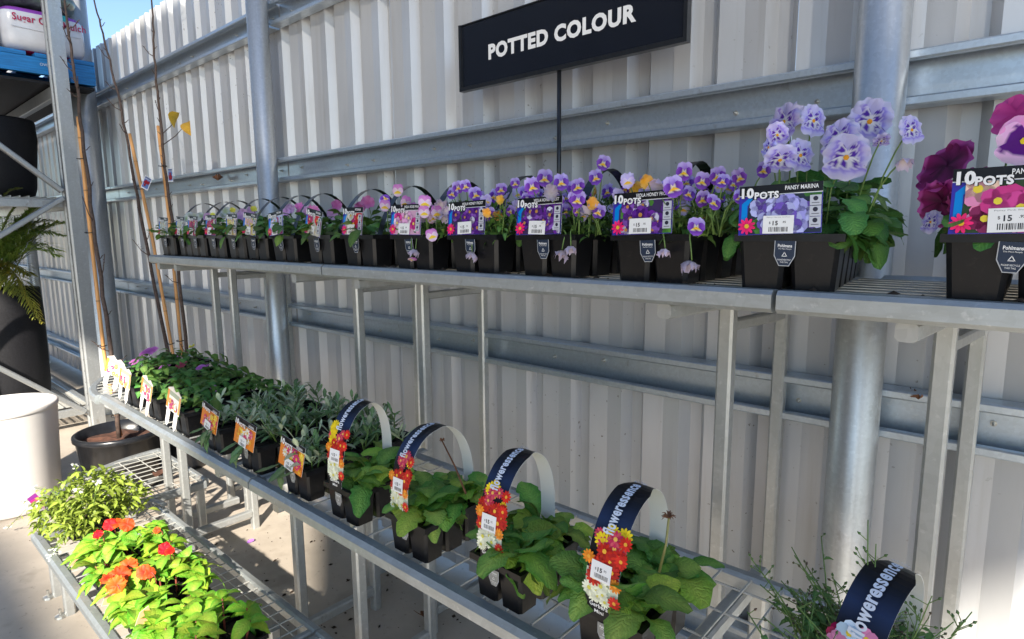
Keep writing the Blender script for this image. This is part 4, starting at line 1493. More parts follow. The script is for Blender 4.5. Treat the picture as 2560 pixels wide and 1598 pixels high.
def pquadA(mb, pts, x0, x1, u0, u1, col, lay):
    m2 = ArchMap(pts, lay)
    n = max(1, int((u1 - u0) / 0.006))
    for i in range(n):
        a, b = u0 + (u1 - u0) * i / n, u0 + (u1 - u0) * (i + 1) / n
        mb.add([m2(x0, a), m2(x1, a), m2(x1, b), m2(x0, b)], [(0, 1, 2, 3)], 0, col)


rr = random.Random(77)
G_GE = 'gerbera trays on the middle bench'
for i, (x, rot, lb, nl) in enumerate([(-1.055, 0.0, 'small gerbera tray with arched tag, furthest of the four, beside the grey leaved plants', 60), (-0.842, 0.02, 'gerbera tray with arched tag and a brown bent stalk', 84),
                                      (-0.618, -0.01, 'gerbera tray with arched tag and pale lime leaves, second nearest', 96), (-0.412, 0.02, 'nearest gerbera tray with arched tag and an upright dead flower head', 100)]):
    t = tray_small(x, 0.652, rot, 2, 3, lb, G_GE)
    obj('arched_tag', arch_mesh(5 + i), t, Matrix.Translation((-0.008, -0.006, PHM - 0.004)) @ Matrix.Rotation([0.14, -0.06, 0.05, 0.0][i], 4, 'Z') @ Matrix.Rotation([0.06, -0.03, 0.02, 0.05][i], 4, 'Y') @ Matrix.Diagonal(([0.95, 1.0, 0.98, 1.04][i], [0.92, 1.06, 0.98, 1.04][i], [1.03, 0.97, 1.0, 0.98][i], 1)))
    for q in range(nl):
        cx, cy = rr.choice([(-0.026, 0.03), (0.026, 0.03), (-0.026, 0.08), (0.026, 0.08), (-0.026, 0.13), (0.026, 0.13)])
        yaw = rr.uniform(0, 6.28)
        lowl = rr.random()
        kind = 'gerbera_light' if rr.random() < (0.16 if i != 0 else 0.3) else 'gerbera'
        dy = math.cos(yaw)
        if dy < -0.3 and cy < 0.05 and abs(cx) < 0.03 and rr.random() < 0.55:
            yaw += PI * 0.6
        put_leaf(t, kind, (cx + rr.uniform(-0.014, 0.014), cy + rr.uniform(-0.014, 0.014), PHM - 0.004 + 0.02 * rr.random()), yaw, 0.05 + 0.85 * (1 - lowl), rr.choice((0.042, 0.052, 0.06, 0.068, 0.078)) * rr.uniform(0.9, 1.1) * (0.85 if i == 0 else 1), rr.uniform(-0.4, 0.4), rr)
    st = MB()
    if i in (1, 3):
        px, py, p, bx, by = (1105, 1102, 0.75, 1165, 1235) if i == 1 else (1672, 1295, 0.73, 1648, 1430)
        top, bot = to_local(t, A(px, py, p)), to_local(t, A(bx, by, p - 0.01))
        st.tube([bot, (bot + top) / 2 + Vector((0.003, 0, 0.002)), top], [0.0022, 0.0019, 0.0017] if i == 3 else [0.002, 0.0016, 0.0014], 6)
        me = st.mesh('stalk', ['dead_brown' if i == 1 else 'palm_stem'], True)
        obj('stalk', me, t)
        hd = MB()
        for q in range(16):
            a = rr.uniform(0, 6.28)
            e = Vector((math.cos(a) * 0.010, math.sin(a) * 0.010, rr.uniform(-0.006, 0.009))) * (1 if i == 3 else 0.55)
            hd.tube([top, top + e * 0.6 + Vector((0, 0, 0.003)), top + e], [0.0014, 0.001, 0.0004], 4)
        obj('dead_flower_head', hd.mesh('dead_flower_head', ['dead_brown']), t)

# nemesia in the bottom right corner
t = tray_small(-0.120, 0.655, 0.0, 2, 3, 'airy budding plant with arched navy tag in the bottom right corner', None)
del_group = t.pop('group', None) if 'group' in t.keys() else None
obj('arched_tag', arch_mesh(31, 'nemesia', 0.150, 0.15, 0.049), t, Matrix.Translation((-0.010, 0.02, PHM - 0.004)) @ Matrix.Rotation(-0.20, 4, 'Z') @ Matrix.Rotation(0.09, 4, 'Y'))
st, bd = MB(), MB()
fol = MB()
for q in range(190):
    b = Vector((rr.uniform(-0.065, 0.055), rr.uniform(0.0, 0.15), PHM))
    ang = rr.uniform(0, 6.28)
    L = rr.uniform(0.05, 0.115)
    e = b + Vector((math.cos(ang) * L * 0.75, math.sin(ang) * L * 0.55, L * rr.uniform(0.45, 1.0)))
    m1 = b.lerp(e, 0.5) + Vector((0, 0, 0.012))
    st.tube([b, m1, e], [0.0013, 0.001, 0.0007], 4)
    for z in range(5):
        k = rr.uniform(0.35, 1.0)
        o = b.lerp(e, k) + Vector((0, 0, 0.010 * (1 - k)))
        tip = o + Vector((rr.uniform(-1, 1), rr.uniform(-1, 1), rr.uniform(0.0, 1.1))).normalized() * rr.uniform(0.006, 0.017)
        st.tube([o, tip], [0.0006, 0.0005], 3, cap=False)
        if rr.random() < 0.8:
            bd.tube([tip - Vector((0, 0, 0.0005)), tip + (tip - o).normalized() * 0.0016, tip + (tip - o).normalized() * 0.0042], [0.0006, 0.0017, 0.0004], 5, 0, lerp((0.10, 0.16, 0.05), (0.10, 0.06, 0.05), rr.random()))
    for z in range(5):
        k = rr.uniform(0.1, 0.75)
        leaf_geo(fol, rr.uniform(0.010, 0.020), 0.009, ov, (0.10, 0.22, 0.06), (0.05, 0.15, 0.04), 0.3, 0.2, n=3, seed=q, M=TRS(b.lerp(e, k) + Vector((0, 0, 0.006)), rr.uniform(0, 6.28), rr.uniform(-0.3, 0.9)))
for px, py in ((2170, 1300), (2190, 1360), (2085, 1450), (2430, 1530), (2330, 1490), (1880, 1400)):
    w = to_local(t, A(px, py, 0.74))
    b = Vector((w.x * 0.5, 0.08, PHM + 0.03))
    st.tube([b, b.lerp(w, 0.5) + Vector((0.003, 0, 0.004)), w], [0.0013, 0.001, 0.0007], 4)
    for z in range(7):
        o = b.lerp(w, rr.uniform(0.55, 1))
        tip = o + Vector((rr.uniform(-1, 1), rr.uniform(-0.5, 0.5), rr.uniform(0.1, 1))).normalized() * rr.uniform(0.008, 0.018)
        st.tube([o, tip], [0.0006, 0.0005], 3, cap=False)
        bd.tube([tip, tip + (tip - o).normalized() * 0.0018, tip + (tip - o).normalized() * 0.0046], [0.0006, 0.0018, 0.0004], 5, 0, (0.10, 0.16, 0.05))
finish_stems(t, st)
o = obj('buds', bd.mesh('buds', ['leaf'], True), t); o['kind'] = 'stuff'
o = obj('foliage', fol.mesh('foliage', ['leaf'], True), t); o['kind'] = 'stuff'

# grey leaved plants (gazania type) with orange tags
GAZ_P = [[(0.75, 0.25, 0.02), (0.80, 0.32, 0.03)], [(0.62, 0.02, 0.16), (0.70, 0.04, 0.20)], [(0.80, 0.55, 0.04), (0.82, 0.6, 0.1)], [(0.66, 0.10, 0.25), (0.75, 0.3, 0.3)], [(0.75, 0.72, 0.62)]]
GAZ = [tag_mesh('GAZANIA', GAZ_P, w=0.098, h=0.066, seed=90 + i, fl=15, fr=0.0115, orange=True, ctr=(0.8, 0.5, 0.04)) for i in range(3)]
rr = random.Random(5)
for i, (x, lb) in enumerate([(-1.67, 'grey leaved tray with orange tag, furthest of three'), (-1.462, 'grey leaved tray with orange tag, middle of three'), (-1.235, 'grey leaved tray with orange tag, nearest of three, beside the first arched tag')]):
    t = tray_small(x, 0.650, [0.0, 0.03, 0.02][i], 2, 6, lb, 'grey leaved trays on the middle bench')
    obj('plant_tag', GAZ[i], t, Matrix.Translation((-0.006, -0.008, PHM - 0.006)) @ Matrix.Rotation([0.16, 0.12, 0.12][i], 4, 'Y') @ Matrix.Rotation(-0.15, 4, 'X'))
    st = MB()
    for q in range(32):
        b = Vector((rr.uniform(-0.055, 0.06), rr.uniform(0.02, 0.30), PHM - 0.005))
        hgt = rr.uniform(0.02, 0.078)
        e = b + Vector((rr.uniform(-0.03, 0.03), rr.uniform(-0.03, 0.03), hgt))
        st.tube([b, e], [0.0022, 0.0014], 5)
        nleaf = rr.randint(6, 9)
        silver = rr.random() < 0.42
        for z in range(nleaf):
            k = 0.25 + 0.75 * z / nleaf
            put_leaf(t, 'arctotis_silver' if silver else 'arctotis', b.lerp(e, k), z * 2.4 + rr.random(), 0.25 + 0.75 * k, rr.uniform(0.028, 0.048) * (1.25 if k < 0.5 else 0.95), rr.uniform(-0.3, 0.3), rr)
    for q in range(5):
        put_leaf(t, 'arctotis', (rr.uniform(-0.05, 0.05), 0.0, PHM), PI + rr.uniform(-0.5, 0.5), rr.uniform(-0.9, -0.2), rr.uniform(0.05, 0.07), 0, rr)
    finish_stems(t, st)

# leafy pink flowering trays on the rounded end, tags seen edge on
rr = random.Random(9)
side_tags = [(255, 905, 0.70, 22), (300, 930, 0.685, 26), (345, 965, 0.675, 26), (402, 1010, 0.655, 30)]
ct_pos = [(-2.575, 0.70), (-2.345, 0.652), (-2.125, 0.648), (-1.90, 0.648)]
cin_lbl = ['leafy tray with mauve flower at the rounded far end of the middle bench', 'leafy green tray behind the second edge-on tag from the far end', 'leafy green tray with a coral flower, third from the far end', 'leafy green tray beside the grey leaved plants, wide orange tag edge on']
for i, (x, y) in enumerate(ct_pos):
    t = tray_small(x, y, [0.16, 0.04, 0.02, 0.0][i], 2, 6, cin_lbl[i], 'leafy trays at the far end of the middle bench', clipl=False)
    scatter_leaves(t, 'cineraria', 150, -0.105, 0.105, 0.015, 0.34, PHM - 0.006, 0.065, 0.026, 0.044, rr, 0.5)
    # tag: narrow printed card with two white prongs down the front of the pots
    mb = MB()
    w2 = 0.042
    card = [(-w2, 0.0), (w2, 0.0), (w2, 0.060), (0.020, 0.070), (0.004, 0.062), (-0.014, 0.074), (-w2, 0.062)]
    nn_ = len(card)
    mb.add([(a, 0.0006, b) for a, b in card], [tuple(range(nn_ - 1, -1, -1))], 0, (0.76, 0.74, 0.72))
    mb.add([(a, -0.0003, b) for a, b in card], [tuple(range(nn_))], 0, (0.72, 0.66, 0.60))
    pquad(mb, -w2, -w2 + 0.012, 0.004, 0.058, (0.62, 0.25, 0.06), FlatMap(0.5))
    pquad(mb, w2 - 0.010, w2, 0.004, 0.056, (0.60, 0.32, 0.10), FlatMap(0.5))
    pquad(mb, -w2 + 0.012, w2 - 0.01, 0.044, 0.058, (0.30, 0.34, 0.26), FlatMap(0.6))
    for q in range(14):
        pflower(mb, rr.uniform(-0.026, 0.026), rr.uniform(0.006, 0.040), 0.008, rr.choice([[(0.76, 0.70, 0.66)], [(0.50, 0.08, 0.20)], [(0.66, 0.36, 0.12)]]), FlatMap(4 + q), (-w2, w2, 0, 0.06), 5, rr, (0.6, 0.5, 0.4))
    for sx in (-0.024, 0.024):
        for y_, o_ in ((-0.0002, (0, 1, 2, 3, 4)), (0.0008, (4, 3, 2, 1, 0))):
            mb.add([(sx - 0.011, y_, 0.002), (sx + 0.011, y_, 0.002), (sx + 0.010, y_, -0.040), (sx, y_, -0.054), (sx - 0.010, y_, -0.040)], [o_], 0, (0.78, 0.76, 0.74))
    obj('plant_tag', mb.mesh('plant_tag', ['print']), t, Matrix.Translation((-0.012, -0.012 - (0.02 if i == 0 else 0), PHM - 0.002)) @ Matrix.Rotation([0.25, 0.05, 0.0, 0.05][i], 4, 'Z') @ Matrix.Rotation([0.30, 0.16, 0.24, 0.22][i], 4, 'Y') @ Matrix.Rotation(-0.12, 4, 'X'))
    st = MB()
    for px, py, p, rp, key, ii in [(480, 868, 1.0, 9, 'yellow_petunia', 1), (372, 880, 0.95, 24, 'mid_pink', 0), (400, 893, 0.92, 18, 'mid_pink', 0), (432, 898, 0.93, 20, 'mid_pink', 1), (412, 917, 0.80, 16, 'mid_pink', 1), (453, 912, 0.85, 15, 'mid_coral', 2), (502, 920, 0.88, 13, 'mid_pink', 3), (515, 915, 0.9, 9, 'mid_pink', 3), (335, 905, 0.85, 12, 'mid_pink', 0), (533, 968, 0.8, 8, 'mid_pink', 3), (540, 980, 0.8, 8, 'mid_pink', 3)]:
        if ii == i:
            w = A(px, py, p)
            dist = (w - Vector((0, 0, H0))).dot(fwd)
            add_flower(t, key, w, (rr.uniform(-0.3, 0.4), rr.uniform(-0.6, -0.1), 1), rp * dist / FPX, rr, 0, stems=st, stem_from=to_local(t, w) + Vector((0, 0.01, -0.05)))
    finish_stems(t, st)

# ------------------------------------------------------------------ low tier: impatiens and alyssum
rr = random.Random(15)
G_IM = 'impatiens trays on the low bench'
imp = [(-1.965, 0.42, 'sunlit impatiens tray with red flowers, furthest of the three'), (-1.71, 0.415, 'sunlit impatiens tray with orange flowers over its edge, middle of the three'), (-1.43, 0.42, 'sunlit impatiens tray without blooms, nearest, at the bottom edge')]
for i, (x, y, lb) in enumerate(imp):
    t = tray_small(x, y, [0.04, -0.03, 0.05][i], 3, 3, lb, G_IM, s=0.062, h=0.07, z=0.248, clipl=False)
    st = MB()
    for q in range(34):
        cx, cy = rr.uniform(-0.105, 0.105), rr.uniform(-0.03, 0.20)
        e = max(abs(cx) / 0.105, abs(cy - 0.085) / 0.115)
        top = Vector((cx * 1.08, cy, 0.07 + 0.075 * (1 - 0.5 * e * e) + rr.uniform(-0.012, 0.012)))
        st.tube([(cx * 0.8, cy * 0.9 + 0.012, 0.06), top], [0.0028, 0.002], 5)
        a0 = rr.random() * 6.28
        for z in range(6):
            put_leaf(t, 'impatiens', top + Vector((0, 0, -0.003 * z)), a0 + z * 2.1 + rr.uniform(-0.2, 0.2), rr.uniform(-0.25, 0.55) - 0.05 * z, rr.choice((0.026, 0.036, 0.046, 0.056, 0.064)) * rr.uniform(0.9, 1.1), rr.uniform(-0.4, 0.4), rr)
    mb = MB()
    mb.add([(-0.017, 0, -0.03), (0.017, 0, -0.03), (0.020, 0, 0.03), (0.006, 0, 0.052), (-0.014, 0, 0.036)], [(0, 1, 2, 3, 4)], 0, (0.75, 0.62, 0.52))
    mb.add([(-0.016, -0.0008, -0.028), (0.016, -0.0008, -0.028), (0.019, -0.0008, 0.03), (0.006, -0.0008, 0.050), (-0.013, -0.0008, 0.036)], [(0, 1, 2, 3, 4)], 0, (0.72, 0.36, 0.20))
    w = to_local(t, [A(190, 1395, 0.405), A(275, 1490, 0.39), A(352, 1560, 0.40)][i])
    obj('plant_tag', mb.mesh('plant_tag', ['print']), t, Matrix.Translation(w) @ Matrix.Rotation(1.62, 4, 'Z') @ Matrix.Rotation(0.30, 4, 'Y') @ Matrix.Rotation(0.15, 4, 'X') @ Matrix.Diagonal((0.8, 1, 0.85, 1)))
    for px, py, p, rp, key, ii, nx, nz in [(275, 1312, 0.56, 17, 'red_imp', 0, 0.2, 0.4), (293, 1308, 0.57, 15, 'red_imp', 0, -0.3, 0.6), (318, 1312, 0.58, 18, 'red_imp', 0, 0.3, 0.5), (245, 1336, 0.5, 13, 'red_imp', 0, -0.6, 0.2), (412, 1372, 0.60, 17, 'red_imp', 0, 0.5, 0.3), (424, 1378, 0.6, 13, 'red_imp', 0, -0.5, 0.8), (392, 1326, 0.62, 9, 'red_imp', 0, 0.5, 0.6),
                                           (322, 1415, 0.43, 22, 'orange_imp', 1, -0.1, 0.4), (300, 1438, 0.42, 26, 'orange_imp', 1, -0.3, 0.3), (268, 1445, 0.41, 18, 'orange_imp', 1, -0.8, 0.3), (290, 1462, 0.41, 24, 'orange_imp', 1, -0.2, -0.2), (360, 1430, 0.46, 20, 'orange_imp', 1, 0.2, 0.5), (375, 1432, 0.47, 14, 'red_imp', 1, 0.6, 0.3)]:
        if ii == i:
            w = AZ(px, py, 0.41 if ii == 0 else 0.405)
            dist = (w - Vector((0, 0, H0))).dot(fwd)
            add_flower(t, key, w, TOCAM(w) + Vector((nx, 0, nz)), rp * 0.95 * dist / FPX, rr, rr.uniform(0, 6), stems=st, stem_from=to_local(t, w) + Vector((0.004, 0.012, -0.04)))
    finish_stems(t, st, 'red_stem')

t = tray_small(-2.385, 0.46, 0.3, 2, 2, 'straggly lime green plant with white flower clusters at the corner of the low bench', None, s=0.062, h=0.075, z=0.248, clipl=False)
fine_foliage(t, 1500, -0.115, 0.105, -0.07, 0.20, 0.04, 0.19, rr, ce=(0.38, 0.46, 0.04), cm=(0.58, 0.60, 0.12), ln=(0.020, 0.042), wr=0.36)
st = MB()
wf = MB()
for px, py, p in [(20, 1320, 0.40), (60, 1255, 0.42), (85, 1220, 0.44), (195, 1225, 0.46), (188, 1165, 0.52), (70, 1265, 0.42), (130, 1390, 0.385), (245, 1205, 0.5), (140, 1380, 0.38)]:
    w = to_local(t, A(px, py, p))
    b = Vector((w.x * 0.35, w.y * 0.35 + 0.03, 0.10))
    st.tube([b, b.lerp(w, 0.5) + Vector((0, 0, 0.010)), w], [0.0016, 0.0014, 0.001], 5)
    for z in range(10):
        k = rr.uniform(0.35, 0.97)
        leaf_geo(wf, rr.uniform(0.012, 0.022), 0.006, lanc, (0.32, 0.38, 0.08), (0.20, 0.28, 0.04), 0.2, 0.2, n=3, seed=z, M=TRS(b.lerp(w, k), rr.uniform(0, 6.28), rr.uniform(-0.4, 0.8)))
    for z in range(14):
        q = w + Vector((rr.gauss(0, 0.007), rr.gauss(0, 0.007), rr.gauss(0.002, 0.005)))
        flower_geo([(90 * k2, 0.0042, 0.003, 0) for k2 in range(4)], lambda p_, r_, s_: (0.80, 0.80, 0.76), nr=1, na=3, M=face_mat(q, (rr.uniform(-1, 1), rr.uniform(-1, 1), 1)), mb=wf)
finish_stems(t, st)
o = obj('flower_clusters', wf.mesh('flower_clusters', ['leaf'], True), t); o['kind'] = 'stuff'
mb = MB()
mb.add([(-0.02, 0, 0), (0.02, 0, 0), (0.02, 0, 0.06), (-0.02, 0, 0.06)], [(0, 1, 2, 3)], 0, (0.40, 0.02, 0.13))
pquad(mb, -0.017, 0.012, 0.008, 0.03, (0.75, 0.72, 0.70), FlatMap(1))
pquad(mb, -0.02, 0.02, 0.045, 0.06, (0.16, 0.02, 0.16), FlatMap(1))
obj('plant_tag', mb.mesh('plant_tag', ['print']), t, Matrix.Translation(to_local(t, A(105, 1270, 0.45))) @ Matrix.Rotation(0.5, 4, 'Z') @ Matrix.Rotation(-0.6, 4, 'Y'))

# ------------------------------------------------------------------ sign on its pole
SY = 1.365
tl, br_ = A(1142, 78, SY), A(1722, 95, SY)
bl = A(1155, 232, SY)
x0s, x1s, z0s, z1s = bl.x, br_.x, bl.z, tl.z + 0.006
sg = thing('display_sign', 'black framed sign reading POTTED COLOUR on a thin pole', 'sign', ((x0s + x1s) / 2, SY, 1.19))
MB().box(x0s + 0.01, x1s - 0.01, SY - 0.004, SY + 0.004, z0s + 0.012, z1s - 0.001).build('panel', 'sign_face', sg)
for nm, a in (('frame_side', (x0s, x0s + 0.0095)), ('frame_side', (x1s - 0.0095, x1s))):
    MB().box(a[0], a[1], SY - 0.011, SY + 0.008, z0s, z1s + 0.003).build(nm, 'sign_frame', sg)
MB().box(x0s + 0.0096, x1s - 0.0096, SY - 0.011, SY + 0.008, z0s, z0s + 0.0115).build('frame_bottom', 'sign_frame', sg)
MB().box(x0s + 0.0096, x1s - 0.0096, SY - 0.008, SY + 0.006, z1s, z1s + 0.003).build('frame_top', 'sign_frame', sg)
mb = MB()
lx0, lx1 = A(1224, 150, SY).x, A(1593, 50, SY).x
zb_, zt_ = A(1226, 151, SY).z, A(1224, 113, SY).z
put_text(mb, 'POTTED COLOUR', lx0, zb_, w=lx1 - lx0, h=(zt_ - zb_) * 1.02, mp=lambda x, z: (x, SY - 0.0048, z), bold=0.048)
mb.build('lettering', 'sign_letter', sg)
pb_ = A(1398, 172, SY)
MB().tube([(pb_.x, SY, 1.19), (pb_.x, SY, z0s)], 0.006, 12).build('pole', 'sign_frame', sg, True)

# ------------------------------------------------------------------ white planter
wp = (-3.61, 0.475, 0)
wpt = thing('planter_pot', 'large empty cream ribbed planter at the left edge, in full sun', 'planter', wp)
prof = [(0, 0.0), (0.17, 0.0), (0.185, 0.01)]
N = 100
ribs = [(0.186 + 0.024 * (k / N) + (0.0022 if k % 2 else 0), 0.015 + 0.455 * k / N) for k in range(N + 1)]
prof += ribs + [(0.2145, 0.472), (0.2165, 0.478), (0.2165, 0.490), (0.213, 0.4965), (0.203, 0.497), (0.196, 0.490), (0.192, 0.470), (0.186, 0.36)]
MB().lathe(prof, 72, wp).build('body', 'white_clay', wpt, True)
MB().lathe([(0.1885, 0.405), (0.1, 0.402), (0.0, 0.40)], 36, wp).build('inner_base', 'planter_inside', wpt)

# ------------------------------------------------------------------ young trees in black pots
def tree(label, potc, potr, poth, stake_px, trunk_px, p, seed, tagpx=None, leaves=()):
    rr = random.Random(seed)
    t = thing('potted_tree', label, 'tree', (potc[0], potc[1], 0), 0, 'bare young trees behind the benches')
    MB().lathe([(0, 0.002), (potr * 0.80, 0.002), (potr * 0.82, 0.01), (potr * 0.97, poth - 0.03), (potr * 1.0, poth - 0.028), (potr * 1.03, poth - 0.024), (potr * 1.03, poth - 0.004), (potr * 1.0, poth), (potr * 0.95, poth), (potr * 0.92, poth - 0.08)], 36, (potc[0], potc[1], 0)).build('pot', 'glossy_black', t, True)
    s = MB()
    vs = [(potc[0], potc[1], poth - 0.055)] + [(potc[0] + potr * 0.955 * r_ * math.cos(k * PI / 9), potc[1] + potr * 0.955 * r_ * math.sin(k * PI / 9), poth - 0.060 + rr.uniform(-0.008, 0.014)) for r_ in (0.5, 1.0) for k in range(18)]
    fs = [(0, 1 + k, 1 + (k + 1) % 18) for k in range(18)] + [(1 + k, 19 + k, 19 + (k + 1) % 18, 1 + (k + 1) % 18) for k in range(18)]
    s.add(vs, fs).build('mulch', 'bark_mulch', t)
    base = Vector((potc[0], potc[1], poth - 0.03))
    sp = [A(x, y, p) for x, y in stake_px]
    sp = [Vector((base.x + 0.01, base.y, base.z))] + sp
    n = 22
    pts = []
    for k in range(n + 1):
        f = k / n * (len(sp) - 1)
        i = min(int(f), len(sp) - 2)
        pts.append(sp[i].lerp(sp[i + 1], f - i))
    st = MB()
    st.tube(pts, [0.0083 + (0.0008 if k % 5 == 0 else 0) for k in range(n + 1)], 10)
    so = st.build('bamboo_stake', 'bamboo', t, True)
    for k in range(5, n, 5):
        q = pts[k]
        MB().tube([q - Vector((0, 0, 0.003)), q + Vector((0, 0, 0.003))], 0.0098, 10).build('node', 'bamboo_node', so, True)
    for k in (2, 8, 13, 18):
        q = pts[k] + Vector((0.012, -0.006, 0))
        ring = [q + Vector((0.020 * math.cos(a), 0.020 * math.sin(a), 0.002 * math.sin(a * 2))) for a in [2 * PI * z / 12 for z in range(13)]]
        MB().tube(ring, 0.0022, 5).build('tie', 'tie_black', so)
    tp = [Vector((base.x + 0.03, base.y - 0.01, base.z))] + [A(x, y, p) for x, y in trunk_px]
    path = []
    for i in range(len(tp) - 1):
        for z in range(6):
            q = tp[i].lerp(tp[i + 1], z / 6)
            path.append(q + Vector((rr.uniform(-1, 1), rr.uniform(-1, 1), 0)) * 0.0035)
    path.append(tp[-1])
    rs = [0.0110 * (1 - 0.72 * k / (len(path) - 1)) for k in range(len(path))]
    tr = MB()
    tr.tube(path, rs, 8)
    to = tr.build('trunk', 'bark', t, True)
    for k in range(2, len(path) - 1):
        if rr.random() < 0.75:
            a = rr.uniform(0, 6.28)
            L = rr.uniform(0.012, 0.03) if rr.random() < 0.6 else rr.uniform(0.05, 0.13)
            d = Vector((math.cos(a), math.sin(a), rr.uniform(0.35, 1.1))).normalized()
            q = path[k]
            tw = MB()
            b = q + d * L * 0.5 + Vector((0, 0, -0.004))
            e = q + d * L + Vector((0, 0, 0.2 * L))
            tw.tube([q, b, e, e + d * 0.006], [0.0030, 0.0022, 0.0018, 0.0005], 5)
            if L > 0.04:
                for z in range(3):
                    f = q.lerp(e, rr.uniform(0.4, 0.95))
                    tw.tube([f, f + Vector((rr.uniform(-1, 1), rr.uniform(-1, 1), 0.6)) * 0.008], [0.0018, 0.0005], 4)
            tw.build('twig', 'bark', to, True)
    for px_, py_, dp, sz, yw in leaves:
        w = A(px_, py_, p + dp)
        k = min(path, key=lambda q: (q - w - Vector((-0.03, 0, -0.08))).length)
        MB().tube([k, k.lerp(w, 0.5) + Vector((0.01, 0, -0.01)), w], [0.0028, 0.002, 0.0012], 5).build('twig', 'bark', to, True)
        lf = obj('leaf', LF['yellow'][0], t, TRS(w - Vector(t.location), yw, -0.9, 0.5, sz))
    if tagpx:
        w = A(tagpx[0], tagpx[1], p - 0.03)
        mb = MB()
        mb.add([(-0.022, 0, -0.035), (0.022, 0, -0.035), (0.022, 0, 0.035), (-0.022, 0, 0.035)], [(0, 1, 2, 3)], 0, (0.72, 0.73, 0.76))
        pquad(mb, -0.018, 0.018, -0.028, 0.02, (0.12, 0.2, 0.45), FlatMap(1))
        pquad(mb, -0.018, 0.018, 0.022, 0.032, (0.15, 0.18, 0.30), FlatMap(1))
        for z in range(9):
            mb.add([FlatMap(2 + z)(*q) for q in disc(rr.uniform(-0.012, 0.012), rr.uniform(-0.02, 0.012), 0.007, 7)], [tuple(range(7))], 0, (0.30, 0.02, 0.03))
        obj('name_tag', mb.mesh('name_tag', ['print']), t, Matrix.Translation(w - Vector(t.location)) @ Matrix.Rotation(tagpx[2], 4, 'Z') @ Matrix.Rotation(tagpx[3], 4, 'Y'))
    return t


tree('bare young tree tied to a bamboo stake, nearest the rack post', (-3.46, 0.90), 0.195, 0.30, [(262, 900), (215, 485), (195, 292)], [(276, 880), (238, 600), (205, 330), (190, 200), (172, 90), (158, -20), (152, -60)], 0.88, 3)
tree('bare young tree with leaning bamboo stake, middle of the three', (-3.50, 1.22), 0.115, 0.26, [(432, 885), (380, 590), (324, 335)], [(420, 880), (372, 640), (330, 420), (298, 250), (262, 100), (236, 0), (228, -40)], 1.22, 4, (366, 458, 0.6, 0.5))
tree('bare young tree with two yellow leaves and a small picture tag', (-3.72, 1.30), 0.105, 0.26, [(455, 885), (418, 500), (395, 315)], [(468, 880), (440, 620), (412, 420), (395, 250), (385, 120), (380, 0), (380, -40)], 1.30, 6, (426, 438, 0.2, 0.05), [(448, 282, -0.02, 0.085, 2.6), (470, 305, -0.02, 0.075, -2.2)])

# ------------------------------------------------------------------ storage rack with pallet, bales and dark planters
rk = thing('storage_rack', 'galvanised storage rack with perforated post and diagonal braces at the left', 'rack', (-4.7, 0.65, 0))
up = MB()
# perforated upright: folded channel, outline in plan
pl = [(-4.62, 1.13), (-4.62, 1.062), (-4.628, 1.052), (-4.645, 1.052), (-4.652, 1.058), (-4.688, 1.058), (-4.695, 1.05), (-4.715, 1.05), (-4.72, 1.056), (-4.72, 1.13)]
vs = [(x, y, z) for z in (0, 3.1) for x, y in pl]
up.add(vs, [(i, i + 1, len(pl) + i + 1, len(pl) + i) for i in range(len(pl) - 1)])
uo = up.build('upright', 'rack_steel', rk)
hole = MB()
hole.add([(0.0048 * math.cos(k * PI / 5), 0, 0.0048 * math.sin(k * PI / 5)) for k in range(10)], [tuple(range(9, -1, -1))])
hole_me = hole.mesh('hole', ['tie_black'])
for k in range(38):
    z = 0.10 + 0.076 * k
    obj('hole', hole_me, uo, Matrix.Translation((-4.657 + 4.7, 1.0565 - 0.65, z)))
    obj('hole', hole_me, uo, Matrix.Translation((-4.683 + 4.7, 1.0565 - 0.65, z - 0.012)))
up = MB()
up.box(-4.72, -4.62, 0.10, 0.18, 0, 3.1)
up.build('upright', 'rack_steel', rk)
for a, b in (((1.04, 1.545), (0.20, 2.30)), ((1.04, 1.50), (0.20, 0.92)), ((1.03, 0.13), (0.20, 0.88))):
    MB().beam((-4.665, a[0], a[1]), (-4.665, b[0], b[1]), 0.03, 0.05, 0.2, up=(1, 0, 0)).build('brace', 'rack_steel', rk)
MB().box(-7.3, -4.80, 0.10, 1.31, 2.205, 2.222).build('dark_shade_panel', 'planter_black', rk)  # dark sheet added to stand for shade and dark goods below the pallet
for z in (0.12, 1.47, 2.16):
    for y in (0.14, 1.09):
        MB().beam((-4.725, y, z), (-7.4, y, z), 0.04, 0.075, 0.1).build('beam', 'rack_steel', rk)
    if z < 2:
        MB().beam((-4.74, 0.17, z), (-4.74, 1.06, z), 0.03, 0.05, 0.1).build('cross_bar', 'rack_steel', rk)
d = MB()
for z in (0.16, 1.51):
    y = 0.17
    while y < 1.06:
        d.beam((-4.76, y, z), (-7.3, y, z), 0.006, 0.01, 0.1)
        y += 0.045
    x = -4.78
    while x > -7.3:
        d.beam((x, 0.12, z - 0.008), (x, 1.11, z - 0.008), 0.012, 0.006, 0.1)
        x -= 0.035
d.build('wire_shelf', 'galv_wire', rk, stuff=True)

